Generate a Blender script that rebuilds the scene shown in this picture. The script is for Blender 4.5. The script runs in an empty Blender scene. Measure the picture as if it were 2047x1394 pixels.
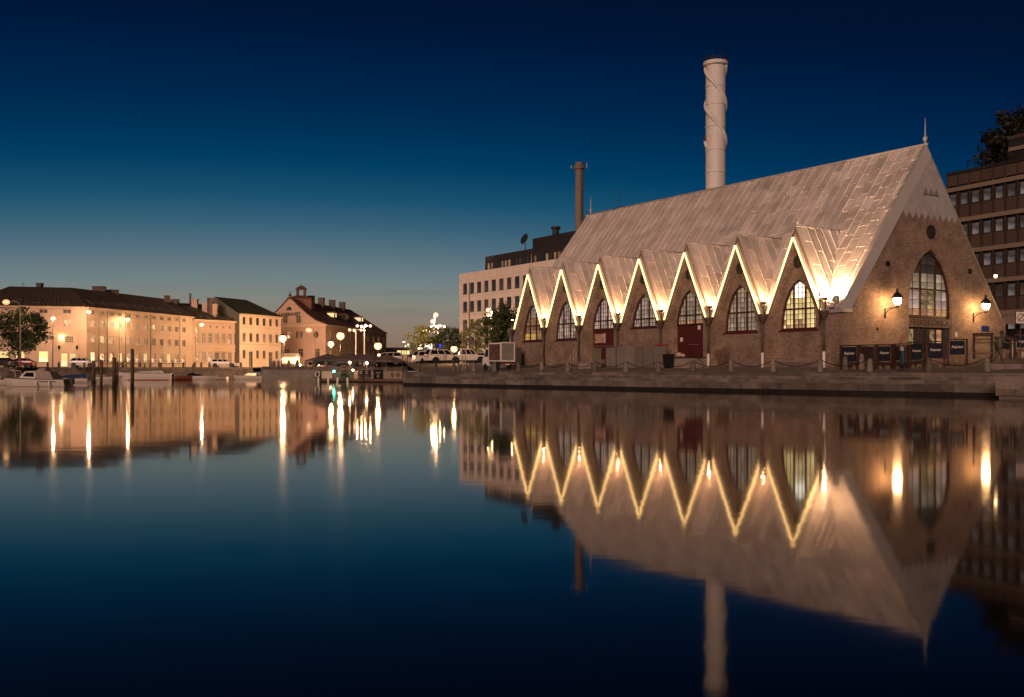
import bpy, bmesh, math, random
from mathutils import Vector, Matrix
from mathutils.geometry import tessellate_polygon
random.seed(7)
sc = bpy.context.scene
C = sc.collection
R = math.radians

# ---------------------------------------------------------------- camera
cam = bpy.data.cameras.new('camera'); camo = bpy.data.objects.new('camera', cam); C.objects.link(camo)
CAMH = 1.35
camo.location = (0, 0, CAMH); camo.rotation_euler = (R(90), 0, 0)
cam.sensor_width = 36; cam.lens = 35.35; cam.shift_y = 0.0215
cam.clip_start = 0.3; cam.clip_end = 6000
sc.camera = camo
# ---------------------------------------------------------------- twilight sky
def S(r, g, b):
    f = lambda c: (c/12.92 if c <= .04045 else ((c+.055)/1.055)**2.4)
    return (f(r/255), f(g/255), f(b/255))
world = bpy.data.worlds.new('World'); sc.world = world; world.use_nodes = True
nt = world.node_tree; nd = nt.nodes; lk = nt.links
bg = nd['Background']
tc = nd.new('ShaderNodeTexCoord'); sep = nd.new('ShaderNodeSeparateXYZ'); lk.new(tc.outputs['Generated'], sep.inputs[0])
def mth(op, a=None, b=None, va=0, vb=0, clamp=False):
    n = nd.new('ShaderNodeMath'); n.operation = op; n.use_clamp = clamp
    if a is not None: lk.new(a, n.inputs[0])
    else: n.inputs[0].default_value = va
    if b is not None: lk.new(b, n.inputs[1])
    else: n.inputs[1].default_value = vb
    return n.outputs[0]
AZ = R(-12)                                   # the sun went down in this direction
gx, gy = math.sin(AZ), math.cos(AZ)
hx = mth('MULTIPLY', sep.outputs[0], vb=gx); hy = mth('MULTIPLY', sep.outputs[1], vb=gy)
dot = mth('ADD', hx, hy)
away = mth('MULTIPLY', mth('SUBTRACT', None, dot, va=1.0), vb=0.30)
elev = mth('ABSOLUTE', sep.outputs[2])
eff = mth('ADD', elev, away)
fac = mth('MULTIPLY', eff, vb=1.0, clamp=True)
ramp = nd.new('ShaderNodeValToRGB'); lk.new(fac, ramp.inputs[0])
stops = [(0.0, (116, 92, 80)), (.0204, (136, 110, 93)), (.0403, (142, 123, 106)), (.068, (132, 133, 124)), (.090, (114, 130, 132)),
         (.119, (86, 113, 127)), (.145, (56, 97, 119)), (.171, (26, 81, 111)), (.205, (2, 62, 99)), (.235, (0, 50, 88)),
         (.268, (0, 39, 77)), (.31, (0, 29, 64)), (.35, (0, 21, 51)), (.45, (0, 13, 35)), (.7, (0, 7, 22)), (1.0, (0, 5, 16))]
e = ramp.color_ramp.elements
while len(e) > 1: e.remove(e[-1])
e[0].position = stops[0][0]; e[0].color = (*S(*stops[0][1]), 1)
for p, c in stops[1:]:
    k = e.new(p); k.color = (*S(*c), 1)
# thin cloud streaks low over the horizon
mp = nd.new('ShaderNodeMapping'); lk.new(tc.outputs['Generated'], mp.inputs[0]); mp.inputs['Scale'].default_value = (5, 5, 60)
ns = nd.new('ShaderNodeTexNoise'); lk.new(mp.outputs[0], ns.inputs[0]); ns.inputs['Scale'].default_value = 1.6; ns.inputs['Detail'].default_value = 5
cl = nd.new('ShaderNodeMapRange'); lk.new(ns.outputs[0], cl.inputs[0]); cl.inputs[1].default_value = .55; cl.inputs[2].default_value = .75
low = nd.new('ShaderNodeMapRange'); lk.new(elev, low.inputs[0]); low.inputs[1].default_value = .10; low.inputs[2].default_value = .035
cf = mth('MULTIPLY', mth('MULTIPLY', cl.outputs[0], low.outputs[0]), vb=.34)
mx = nd.new('ShaderNodeMix'); mx.data_type = 'RGBA'; lk.new(cf, mx.inputs['Factor']); lk.new(ramp.outputs[0], mx.inputs['A'])
mx.inputs['B'].default_value = (*S(86, 78, 82), 1)
lk.new(mx.outputs['Result'], bg.inputs[0]); bg.inputs[1].default_value = 1.0
# ---------------------------------------------------------------- one weak, warm, very soft lamp: the glow of the lit city behind the camera
sun = bpy.data.lights.new('city_glow', 'SUN'); so = bpy.data.objects.new('city_glow', sun); C.objects.link(so)
sun.energy = 2.05; sun.color = (1.0, .64, .49); sun.angle = R(25)
so.rotation_euler = Vector((0.26, 0.90, -0.30)).to_track_quat('-Z', 'Y').to_euler()
# ---------------------------------------------------------------- render settings
sc.render.engine = 'CYCLES'
sc.view_settings.view_transform = 'Standard'; sc.view_settings.look = 'None'
sc.view_settings.exposure = 0.0; sc.view_settings.gamma = 1.0; sc.view_settings.use_curve_mapping = False
sc.cycles.use_denoising = True
sc.cycles.use_light_tree = True
sc.cycles.max_bounces = 5; sc.cycles.diffuse_bounces = 3; sc.cycles.glossy_bounces = 4; sc.cycles.transmission_bounces = 2
sc.cycles.sample_clamp_indirect = 6.0; sc.cycles.caustics_reflective = False; sc.cycles.caustics_refractive = False

# ================================================================ materials
MATS = {}
def _nodes(name):
    m = bpy.data.materials.new(name); m.use_nodes = True
    t = m.node_tree
    return m, t, t.nodes, t.links, t.nodes['Principled BSDF']
def M(name, col, rough=.7, metal=0.0, var=.2, scale=2.0, rand=0.0, bump=0.0, bscale=25.0, spec=.4, stretch=(1, 1, 1), col2=None, coat=0.0):
    if name in MATS: return MATS[name]
    m, t, n, l, p = _nodes(name)
    p.inputs['Roughness'].default_value = rough; p.inputs['Metallic'].default_value = metal
    p.inputs['Specular IOR Level'].default_value = spec; p.inputs['Coat Weight'].default_value = coat
    co = n.new('ShaderNodeNewGeometry'); mpn = n.new('ShaderNodeMapping'); l.new(co.outputs['Position'], mpn.inputs[0])
    mpn.inputs['Scale'].default_value = stretch
    nz = n.new('ShaderNodeTexNoise'); l.new(mpn.outputs[0], nz.inputs[0]); nz.inputs['Scale'].default_value = scale
    nz.inputs['Detail'].default_value = 6; nz.inputs['Roughness'].default_value = .65
    mr = n.new('ShaderNodeMapRange'); l.new(nz.outputs[0], mr.inputs[0]); mr.inputs[1].default_value = .3; mr.inputs[2].default_value = .7
    mix = n.new('ShaderNodeMix'); mix.data_type = 'RGBA'; l.new(mr.outputs[0], mix.inputs['Factor'])
    a = tuple(c*(1-var) for c in col); b = col2 if col2 else tuple(min(1, c*(1+var)) for c in col)
    mix.inputs['A'].default_value = (*a, 1); mix.inputs['B'].default_value = (*b, 1)
    out = mix.outputs['Result']
    if rand:
        oi = n.new('ShaderNodeObjectInfo'); mr2 = n.new('ShaderNodeMapRange'); l.new(oi.outputs['Random'], mr2.inputs[0])
        mr2.inputs[3].default_value = 1-rand; mr2.inputs[4].default_value = 1+rand
        vm = n.new('ShaderNodeVectorMath'); vm.operation = 'SCALE'; l.new(out, vm.inputs[0]); l.new(mr2.outputs[0], vm.inputs['Scale'])
        out = vm.outputs[0]
    l.new(out, p.inputs['Base Color'])
    if bump:
        nb = n.new('ShaderNodeTexNoise'); l.new(mpn.outputs[0], nb.inputs[0]); nb.inputs['Scale'].default_value = bscale; nb.inputs['Detail'].default_value = 4
        bp = n.new('ShaderNodeBump'); bp.inputs['Strength'].default_value = bump; bp.inputs['Distance'].default_value = .05
        l.new(nb.outputs[0], bp.inputs['Height']); l.new(bp.outputs[0], p.inputs['Normal'])
    MATS[name] = m
    return m
def brick_mat(name, axis, c1, c2, mortar, bw=.25, rh=.083, mort=.012):
    m, t, n, l, p = _nodes(name)
    p.inputs['Roughness'].default_value = .9; p.inputs['Specular IOR Level'].default_value = .2
    co = n.new('ShaderNodeTexCoord'); sp = n.new('ShaderNodeSeparateXYZ'); l.new(co.outputs['Object'], sp.inputs[0])
    cb = n.new('ShaderNodeCombineXYZ'); l.new(sp.outputs[axis], cb.inputs[0]); l.new(sp.outputs[2], cb.inputs[1])
    bt = n.new('ShaderNodeTexBrick'); l.new(cb.outputs[0], bt.inputs[0])
    bt.inputs['Color1'].default_value = (*c1, 1); bt.inputs['Color2'].default_value = (*c2, 1); bt.inputs['Mortar'].default_value = (*mortar, 1)
    bt.inputs['Scale'].default_value = 1; bt.inputs['Brick Width'].default_value = bw; bt.inputs['Row Height'].default_value = rh
    bt.inputs['Mortar Size'].default_value = mort; bt.inputs['Bias'].default_value = -.1
    nz = n.new('ShaderNodeTexNoise'); l.new(co.outputs['Object'], nz.inputs[0]); nz.inputs['Scale'].default_value = .8; nz.inputs['Detail'].default_value = 8
    nz.inputs['Roughness'].default_value = .7
    mr = n.new('ShaderNodeMapRange'); l.new(nz.outputs[0], mr.inputs[0]); mr.inputs[1].default_value = .3; mr.inputs[2].default_value = .72
    mr.inputs[3].default_value = .55; mr.inputs[4].default_value = 1.25
    vm = n.new('ShaderNodeVectorMath'); vm.operation = 'SCALE'; l.new(bt.outputs['Color'], vm.inputs[0]); l.new(mr.outputs[0], vm.inputs['Scale'])
    l.new(vm.outputs[0], p.inputs['Base Color'])
    bp = n.new('ShaderNodeBump'); bp.invert = True; bp.inputs['Strength'].default_value = .7; bp.inputs['Distance'].default_value = .02
    l.new(bt.outputs['Fac'], bp.inputs['Height']); l.new(bp.outputs[0], p.inputs['Normal'])
    MATS[name] = m
    return m
def E(name, col, s):
    if name in MATS: return MATS[name]
    m, t, n, l, p = _nodes(name)
    p.inputs['Base Color'].default_value = (*[min(.8, c) for c in col], 1)
    p.inputs['Emission Color'].default_value = (*col, 1); p.inputs['Emission Strength'].default_value = s
    p.inputs['Roughness'].default_value = .4
    MATS[name] = m
    return m
def halo_shell(name, col, s, op=.3):
    """see-through shell whose own glow paints the warm halo round a bulb"""
    if name in MATS: return MATS[name]
    m, t, n, l, p = _nodes(name); n.remove(p)
    em = n.new('ShaderNodeEmission'); em.inputs[0].default_value = (*col, 1); em.inputs[1].default_value = s
    tr = n.new('ShaderNodeBsdfTransparent'); mx = n.new('ShaderNodeMixShader'); mx.inputs[0].default_value = op
    l.new(tr.outputs[0], mx.inputs[1]); l.new(em.outputs[0], mx.inputs[2]); l.new(mx.outputs[0], n['Material Output'].inputs[0])
    MATS[name] = m
    return m
def glow_glass(name, c1, c2, s, scale=1.2, base=(.02, .02, .022), rand=.5, contrast=(.35, .65), rough=.06):
    """a pane of glass with its own glow: lit rooms, dim panes, painted sky reflection"""
    m, t, n, l, p = _nodes(name)
    p.inputs['Base Color'].default_value = (*base, 1); p.inputs['Roughness'].default_value = rough; p.inputs['Specular IOR Level'].default_value = .6
    co = n.new('ShaderNodeTexCoord'); nz = n.new('ShaderNodeTexNoise'); l.new(co.outputs['Object'], nz.inputs[0])
    nz.inputs['Scale'].default_value = scale; nz.inputs['Detail'].default_value = 3
    mr = n.new('ShaderNodeMapRange'); l.new(nz.outputs[0], mr.inputs[0]); mr.inputs[1].default_value = contrast[0]; mr.inputs[2].default_value = contrast[1]
    mix = n.new('ShaderNodeMix'); mix.data_type = 'RGBA'; l.new(mr.outputs[0], mix.inputs['Factor'])
    mix.inputs['A'].default_value = (*c1, 1); mix.inputs['B'].default_value = (*c2, 1)
    oi = n.new('ShaderNodeObjectInfo'); m2 = n.new('ShaderNodeMapRange'); l.new(oi.outputs['Random'], m2.inputs[0])
    m2.inputs[3].default_value = s*(1-rand); m2.inputs[4].default_value = s*(1+rand)
    l.new(mix.outputs['Result'], p.inputs['Emission Color']); l.new(m2.outputs[0], p.inputs['Emission Strength'])
    MATS[name] = m
    return m

# ================================================================ geometry helpers
def V(*a): return Vector(a)
class MB:
    def __init__(s): s.v = []; s.f = []
    def add(s, vs, fs):
        o = len(s.v); s.v += [tuple(v) for v in vs]; s.f += [tuple(i+o for i in f) for f in fs]; return s
    def box(s, x0, x1, y0, y1, z0, z1):
        return s.add([(x0,y0,z0),(x1,y0,z0),(x1,y1,z0),(x0,y1,z0),(x0,y0,z1),(x1,y0,z1),(x1,y1,z1),(x0,y1,z1)],
                     [(0,3,2,1),(4,5,6,7),(0,1,5,4),(1,2,6,5),(2,3,7,6),(3,0,4,7)])
    def hexa(s, p):
        return s.add(p, [(0,3,2,1),(4,5,6,7),(0,1,5,4),(1,2,6,5),(2,3,7,6),(3,0,4,7)])
    def beam(s, a, b, w, h, up=(0, 0, 1)):
        a = Vector(a); b = Vector(b); d = (b-a).normalized(); up = Vector(up)
        if abs(d.dot(up)) > .98: up = Vector((1, 0, 0))
        sd = d.cross(up).normalized()*w/2; u = sd.cross(d).normalized()*h/2
        return s.hexa([a-sd-u, a+sd-u, b+sd-u, b-sd-u, a-sd+u, a+sd+u, b+sd+u, b-sd+u])
    def face(s, pts): return s.add(pts, [tuple(range(len(pts)))])
    def prism(s, pts, d):
        n = len(pts); d = Vector(d); q = [Vector(p)+d for p in pts]
        fs = [tuple(range(n)), tuple(reversed(range(n, 2*n)))]
        for i in range(n): j = (i+1) % n; fs.append((i, i+n, j+n, j))
        return s.add(list(pts)+q, fs)
    def tube(s, pts, r, n=8, cap=True):
        pts = [Vector(p) for p in pts]; k = len(pts); rr = r if isinstance(r, (list, tuple)) else [r]*k
        vs = []; ref = None
        for i, p in enumerate(pts):
            d = (pts[min(i+1, k-1)]-pts[max(i-1, 0)]).normalized()
            if ref is None: ref = Vector((0, 0, 1)) if abs(d.z) < .9 else Vector((1, 0, 0))
            a = d.cross(ref).normalized(); b = d.cross(a).normalized()
            for j in range(n):
                t = 2*math.pi*j/n; vs.append(p+a*math.cos(t)*rr[i]+b*math.sin(t)*rr[i])
        fs = [(i*n+j, i*n+(j+1) % n, (i+1)*n+(j+1) % n, (i+1)*n+j) for i in range(k-1) for j in range(n)]
        if cap: fs += [tuple(range(n)), tuple(range((k-1)*n, k*n))]
        return s.add(vs, fs)
    def lathe(s, prof, c=(0, 0, 0), n=12):
        k = len(prof); vs = [(c[0]+r*math.cos(2*math.pi*j/n), c[1]+r*math.sin(2*math.pi*j/n), c[2]+z) for r, z in prof for j in range(n)]
        fs = [(i*n+j, i*n+(j+1) % n, (i+1)*n+(j+1) % n, (i+1)*n+j) for i in range(k-1) for j in range(n)]
        fs += [tuple(range(n)), tuple(range((k-1)*n, k*n))]
        return s.add(vs, fs)
    def sph(s, c, r, n=12, m=7, sc=(1, 1, 1)):
        vs = []
        for i in range(m+1):
            t = math.pi*i/m
            for j in range(n):
                a = 2*math.pi*j/n
                vs.append((c[0]+r*sc[0]*math.sin(t)*math.cos(a), c[1]+r*sc[1]*math.sin(t)*math.sin(a), c[2]+r*sc[2]*math.cos(t)))
        return s.add(vs, [(i*n+j, i*n+(j+1) % n, (i+1)*n+(j+1) % n, (i+1)*n+j) for i in range(m) for j in range(n)])
    def mesh(s, name, mat, smooth=False, fix=True):
        me = bpy.data.meshes.new(name); me.from_pydata(s.v, [], s.f)
        if mat is not None: me.materials.append(mat)
        if fix:
            bm = bmesh.new(); bm.from_mesh(me); bmesh.ops.remove_doubles(bm, verts=bm.verts, dist=1e-5)
            bmesh.ops.recalc_face_normals(bm, faces=bm.faces); bm.to_mesh(me); bm.free()
        if smooth:
            for p in me.polygons: p.use_smooth = True
            if smooth == 'auto':
                me.set_sharp_from_angle(angle=R(40))
        me.update()
        return me
    def build(s, name, mat, parent=None, smooth=False, fix=True):
        return link(name, s.mesh(name, mat, smooth, fix), parent)
def link(name, me, parent=None, mtx=None):
    o = bpy.data.objects.new(name, me); C.objects.link(o)
    if parent is not None: o.parent = parent
    if mtx is not None: o.matrix_basis = mtx
    return o
def tag(o, label=None, cat=None, group=None, kind=None):
    if label: o['label'] = label
    if cat: o['category'] = cat
    if group: o['group'] = group
    if kind: o['kind'] = kind
    return o
def thing(name, label, cat, loc=(0, 0, 0), rz=0.0, group=None):
    o = bpy.data.objects.new(name, None); C.objects.link(o); o.empty_display_size = .3
    o.location = loc; o.rotation_euler = (0, 0, rz)
    return tag(o, label, cat, group)
def copy_tree(o, parent=None, loc=None, rz=None, label=None):
    c = o.copy(); C.objects.link(c); c.parent = parent
    for ch in list(o.children): copy_tree(ch, c)
    if loc is not None: c.location = loc
    if rz is not None: c.rotation_euler = (0, 0, rz)
    if label: c['label'] = label
    return c
def stuff(o): o['kind'] = 'stuff'; return o
def at(px, Y, z=0.0):
    """ground position seen in the photo's column px at distance Y"""
    return Vector(((px-1023)/2010*Y, Y, z))
def clip(poly, a, b, c):
    """keep a*u+b*w+c>=0 of a convex polygon"""
    out = []
    for i in range(len(poly)):
        p = poly[i]; q = poly[(i+1) % len(poly)]
        dp = a*p[0]+b*p[1]+c; dq = a*q[0]+b*q[1]+c
        if dp >= 0: out.append(p)
        if (dp >= 0) != (dq >= 0):
            t = dp/(dp-dq); out.append((p[0]+t*(q[0]-p[0]), p[1]+t*(q[1]-p[1])))
    return out
def area(p): return sum(p[i][0]*p[(i+1) % len(p)][1]-p[(i+1) % len(p)][0]*p[i][1] for i in range(len(p)))/2 if len(p) > 2 else 0
def clip_to(poly, region):
    if area(region) < 0: region = region[::-1]
    for i in range(len(region)):
        p = region[i]; q = region[(i+1) % len(region)]
        a = -(q[1]-p[1]); b = q[0]-p[0]
        poly = clip(poly, a, b, -(a*p[0]+b*p[1]))
        if len(poly) < 3: return []
    out = []
    for p in poly:
        if not out or (abs(p[0]-out[-1][0])+abs(p[1]-out[-1][1])) > 1e-4: out.append(p)
    return out
def rect(u0, u1, w0, w1): return [(u0, w0), (u1, w0), (u1, w1), (u0, w1)]
def span_w(region, u):
    s = clip_to([(u-.001, -999), (u+.001, -999), (u+.001, 999), (u-.001, 999)], region)
    return (min(p[1] for p in s), max(p[1] for p in s)) if s else None
def span_u(region, w):
    s = clip_to([(-999, w-.001), (999, w-.001), (999, w+.001), (-999, w+.001)], region)
    return (min(p[0] for p in s), max(p[0] for p in s)) if s else None
def frame_mtx(O, U, W):
    U = Vector(U); W = Vector(W); N = U.cross(W)
    m = Matrix.Identity(4)
    for i in range(3): m[i][0] = U[i]; m[i][1] = W[i]; m[i][2] = N[i]; m[i][3] = O[i]
    return m
def wall_hole(outer, holes, P):
    """flat wall with openings: P maps (s, z) to 3-D"""
    loops = [[Vector((a, b, 0)) for a, b in outer]]+[[Vector((a, b, 0)) for a, b in h] for h in holes]
    tris = tessellate_polygon(loops); pts = [p for l in loops for p in l]
    return [P(p.x, p.y) for p in pts], [tuple(t) for t in tris]
def text_mesh(txt, size, mat, name, depth=.02, font_shear=0.0, bold=0.0):
    cu = bpy.data.curves.new(name, 'FONT'); cu.body = txt; cu.size = size; cu.extrude = depth; cu.shear = font_shear; cu.offset = bold
    cu.align_x = 'CENTER'; cu.align_y = 'CENTER'; cu.resolution_u = 3
    o = bpy.data.objects.new(name, cu); C.objects.link(o)
    dg = bpy.context.evaluated_depsgraph_get(); dg.update()
    me = bpy.data.meshes.new_from_object(o.evaluated_get(dg)); me.name = name
    bpy.data.objects.remove(o); bpy.data.curves.remove(cu)
    me.materials.clear(); me.materials.append(mat)
    return me
ORD = ['first', 'second', 'third', 'fourth', 'fifth', 'sixth', 'seventh', 'eighth', 'ninth', 'tenth', 'eleventh', 'twelfth', 'thirteenth', 'fourteenth',
       'fifteenth', 'sixteenth', 'seventeenth', 'eighteenth', 'nineteenth', 'twentieth']
# ================================================================ shared materials
m_granite = M('granite', (.16, .13, .108), .85, var=.45, scale=1.2, rand=.42, bump=.5, bscale=14)
m_granite_dark = M('wet_granite', (.018, .015, .012), .55, var=.4, scale=2, rand=.2, bump=.6, bscale=10)
m_rubble = M('rubble_stone', (.13, .10, .08), .9, var=.55, scale=1.1, rand=.2, bump=.9, bscale=3.5)
m_concrete = M('old_concrete', (.22, .19, .15), .9, var=.35, scale=.5, bump=.4, bscale=6)
m_cobble = M('cobbles', (.15, .12, .10), .85, var=.3, scale=3.5, bump=.8, bscale=9)
m_asphalt = M('asphalt', (.07, .065, .06), .85, var=.25, scale=.6, bump=.2, bscale=20)
m_roof = M('zinc_sheet', (.58, .515, .465), .62, metal=.0, var=.24, scale=.6, rand=.21, bump=.6, bscale=1.5, stretch=(1, 1, 1))
m_roofdeck = M('zinc_deck', (.25, .22, .2), .6, var=.2, scale=1)
m_verge = M('zinc_verge', (.36, .34, .33), .55, metal=.15, var=.1, scale=.6)
m_slate = M('grey_tile', (.42, .40, .39), .6, var=.12, scale=1.5, rand=.08)
m_brickY = brick_mat('yellow_brick_y', 1, (.32, .21, .145), (.14, .09, .065), (.40, .315, .25))
m_brickX = brick_mat('yellow_brick_x', 0, (.32, .21, .145), (.14, .09, .065), (.40, .315, .25))
m_red = M('dark_red_paint', (.085, .016, .014), .5, var=.25, scale=3, bump=.1)
m_frame = M('brown_frame', (.055, .022, .015), .5, var=.2)
m_bar = M('glazing_bar', (.045, .03, .022), .5, var=.15)
m_black = M('black_iron', (.012, .011, .01), .5, var=.2)
m_iron = M('dark_iron', (.035, .03, .027), .55, var=.3)
m_pipe = M('painted_pipe', (.10, .075, .055), .5, var=.25)
m_white = M('white_paint', (.72, .68, .62), .45, var=.08, scale=1)
m_wood = M('weathered_wood', (.16, .10, .065), .85, var=.4, scale=3, rand=.2, bump=.4, bscale=20, stretch=(1, 1, .3))
m_wood_dark = M('dark_wood', (.05, .022, .014), .75, var=.4, scale=3, rand=.25, bump=.3)
m_led = E('led_light', (1.0, .61, .23), 3.4)
m_lamp_w = E('lamp_glow_warm', (1.0, .62, .26), 26.0)
m_flood = E('flood_glow', (1.0, .50, .22), 2300.0)
m_flood_hot = E('flood_glow_strong', (1.0, .57, .30), 9000.0)
g_dim = glow_glass('glass_dim', S(110, 100, 86), S(175, 146, 118), .95, 1.0, rand=.35)
g_cool = glow_glass('glass_cool', S(120, 108, 100), S(190, 154, 138), 1.0, .8, rand=.3)
g_bright = glow_glass('glass_bright', S(205, 165, 95), S(255, 232, 168), 1.05, .7, rand=.25)
g_white = glow_glass('glass_white', (1.0, .93, .72), (1.0, .97, .85), 1.7, .7, rand=.1)
g_warm = glow_glass('glass_warm', S(150, 105, 75), S(228, 170, 120), .8, 1.6, rand=.4)
g_yellow = glow_glass('glass_yellow', S(230, 165, 80), S(255, 215, 120), 1.1, 1.2, rand=.3)
g_shop = glow_glass('glass_shop', S(60, 45, 32), S(200, 170, 120), .7, 2.2, rand=.3)
g_dark = glow_glass('glass_dark', S(26, 22, 20), S(64, 54, 46), .6, .6, rand=.5)

# ================================================================ water
m, t, n, l, p = _nodes('still_water')
n.remove(p)
gl = n.new('ShaderNodeBsdfGlossy'); gl.inputs['Roughness'].default_value = .05; gl.inputs['Color'].default_value = (1.0, .965, .93, 1)
df = n.new('ShaderNodeBsdfDiffuse'); df.inputs['Color'].default_value = (.004, .004, .005, 1)
fr = n.new('ShaderNodeFresnel'); fr.inputs[0].default_value = 1.37
mxs = n.new('ShaderNodeMixShader'); l.new(fr.outputs[0], mxs.inputs[0]); l.new(df.outputs[0], mxs.inputs[1]); l.new(gl.outputs[0], mxs.inputs[2])
co = n.new('ShaderNodeTexCoord'); mpn = n.new('ShaderNodeMapping'); l.new(co.outputs['Object'], mpn.inputs[0]); mpn.inputs['Scale'].default_value = (.5, .9, 1)
nz = n.new('ShaderNodeTexNoise'); l.new(mpn.outputs[0], nz.inputs[0]); nz.inputs['Scale'].default_value = 1.4; nz.inputs['Detail'].default_value = 3
bp = n.new('ShaderNodeBump'); bp.inputs['Strength'].default_value = .012; bp.inputs['Distance'].default_value = .1
nz2 = n.new('ShaderNodeTexNoise'); l.new(co.outputs['Object'], nz2.inputs[0]); nz2.inputs['Scale'].default_value = .06; nz2.inputs['Detail'].default_value = 4
mr_ = n.new('ShaderNodeMapRange'); l.new(nz2.outputs[0], mr_.inputs[0]); mr_.inputs[1].default_value = .35; mr_.inputs[2].default_value = .65; mr_.inputs[3].default_value = .038; mr_.inputs[4].default_value = .066
l.new(mr_.outputs[0], gl.inputs['Roughness'])
l.new(nz.outputs[0], bp.inputs['Height']); l.new(bp.outputs[0], gl.inputs['Normal'])
l.new(mxs.outputs[0], n['Material Output'].inputs[0])
tag(MB().face([(-500, -120, 0), (500, -120, 0), (500, 215, 0), (-500, 215, 0)]).build('water', m), 'still dark canal water mirroring the lit buildings', kind='structure')

# ================================================================ ground, quays
SO = Vector((18.5, 59.0, 0)); SPHI = math.atan2(-.770, .6378)
sx = Vector((math.cos(SPHI), math.sin(SPHI), 0)); sy = Vector((-math.sin(SPHI), math.cos(SPHI), 0))
def SL(x, y, z=0): return SO+sx*x+sy*y+Vector((0, 0, z))
def gz(p):
    d = Vector((p[0], p[1], 0))-SO; yy = d.dot(sy)
    if p[0]/max(p[1], 1) < -.112: return 1.87
    return 1.22+.075*max(0, min(yy, 14.5)-1.7)
far = [(-2500, 90), (-130, 150), (-42.5, 165), (-41.0, 164.6), (-34.7, 140), (-20.9, 132), (-13.9, 125), (-8, 150), (2500, 3500), (-2500, 3500)]
tag(MB().face([(x, y, 1.87) for x, y in far]).build('street_ground', m_asphalt), 'dark street surface behind the far quay', kind='structure')
ZF = 1.22+.075*12.8
tag(MB().face([SL(90, 1.7, 1.22), SL(90, 14.5, ZF), SL(-66.4, 14.5, ZF), SL(-45, 1.7, 1.22)]).build('plaza', m_cobble), 'sloping cobbled plaza around the market hall', kind='structure')
tag(MB().face([SL(90, 14.5, ZF), Vector((900, 800, ZF)), Vector((900, 3400, ZF)), Vector((-160, 900, ZF)), SL(-71.3, 17.4, ZF), SL(-66.4, 14.5, ZF)]).build('car_park_ground', m_asphalt), 'asphalt of the car park behind the plaza', kind='structure')
def onq(px, c, z=None):
    """point on the plaza in the photo's column px, c metres inland of the water's edge"""
    r = Vector(((px-1023)/2010, 1, 0)); Y = (c+SO.dot(sy))/r.dot(sy); p = r*Y; p.z = gz(p) if z is None else z
    return p
# far quay wall with coping stones
def quay_wall(name, a, b, z1, label, mat, cope=2.4, ch=.22):
    a = Vector((*a, 0)); b = Vector((*b, 0)); d = (b-a); L = d.length; d.normalize(); rz = math.atan2(d.y, d.x)
    w = MB().box(0, L, 0, .8, -1.0, z1-ch-.01).build(name, mat); w.location = a; w.rotation_euler = (0, 0, rz)
    tag(w, label, kind='structure')
    n_ = max(1, int(L/cope)); st = L/n_
    me = MB().box(.012, st-.012, -.06, .72, -ch, 0).mesh('coping_stone', m_granite)
    for i in range(n_):
        o = link('coping_stone', me, w); o.location = (i*st, random.uniform(-.015, .015), z1-.003+random.uniform(-.01, .008))
    return w
quay_wall('quay_wall', (-110, 152), (-42.5, 165), 1.90, 'rubble stone wall of the far quay behind the boats', m_rubble)
quay_wall('pier_wall', (-34.7, 140), (-20.9, 132), 1.90, 'mossy concrete pier under the bright globe lamp', m_concrete, 3.2, .42)
quay_wall('pier_side_wall', (-41.2, 165), (-34.7, 140), 1.90, 'side of the concrete pier', m_concrete, 3.2, .42)
quay_wall('inner_wall', (-20.9, 132), (-13.6, 125.2), 1.90, 'stone wall behind the floating cafe', m_concrete, 3.2, .42)
# granite steps along the near quay
st = bpy.data.objects.new('quay_steps', None); C.objects.link(st); st.location = SO; st.rotation_euler = (0, 0, SPHI)
tag(st, 'long granite steps down to the canal in front of the hall', kind='structure')
MB().box(-45, 40, .10, 1.6, -1.2, .215).build('wet_base', m_granite_dark, st)
MB().box(-45, 40, .3, 1.7, .215, .58).build('core', m_granite_dark, st)
MB().box(-45.0, -44.6, .1, 1.75, -1, 1.21).build('end_wall', m_granite, st)
for z0, z1, y0, y1 in ((.20, .60, 0, .46), (.60, .81, .43, .84), (.81, 1.015, .81, 1.2), (1.015, 1.218, 1.17, 1.76)):
    x = -45
    while x < 17:
        L = random.choice((1.5, 1.9, 2.3, 2.8, 3.3)); L = min(L, 40-x)
        j = random.uniform(-.018, .018)
        b_ = .035
        mb = MB()
        X0, X1, Y0, Y1, Z0, Z1 = x+.014, x+L-.014, y0+j, y1, z0, z1+random.uniform(-.008, .008)
        mb.add([(X0, Y0+.06, Z0), (X1, Y0+.06, Z0), (X1, Y1, Z0), (X0, Y1, Z0), (X0, Y0, Z1-b_), (X1, Y0, Z1-b_), (X0+b_, Y0+b_, Z1), (X1-b_, Y0+b_, Z1), (X1, Y1, Z1), (X0, Y1, Z1)],
               [(0, 1, 5, 4), (4, 5, 7, 6), (6, 7, 8, 9), (1, 2, 8, 7, 5), (0, 4, 6, 9, 3), (2, 3, 9, 8), (0, 3, 2, 1)])
        mb.build('step_block', m_granite, st, fix=False)
        x += L
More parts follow.
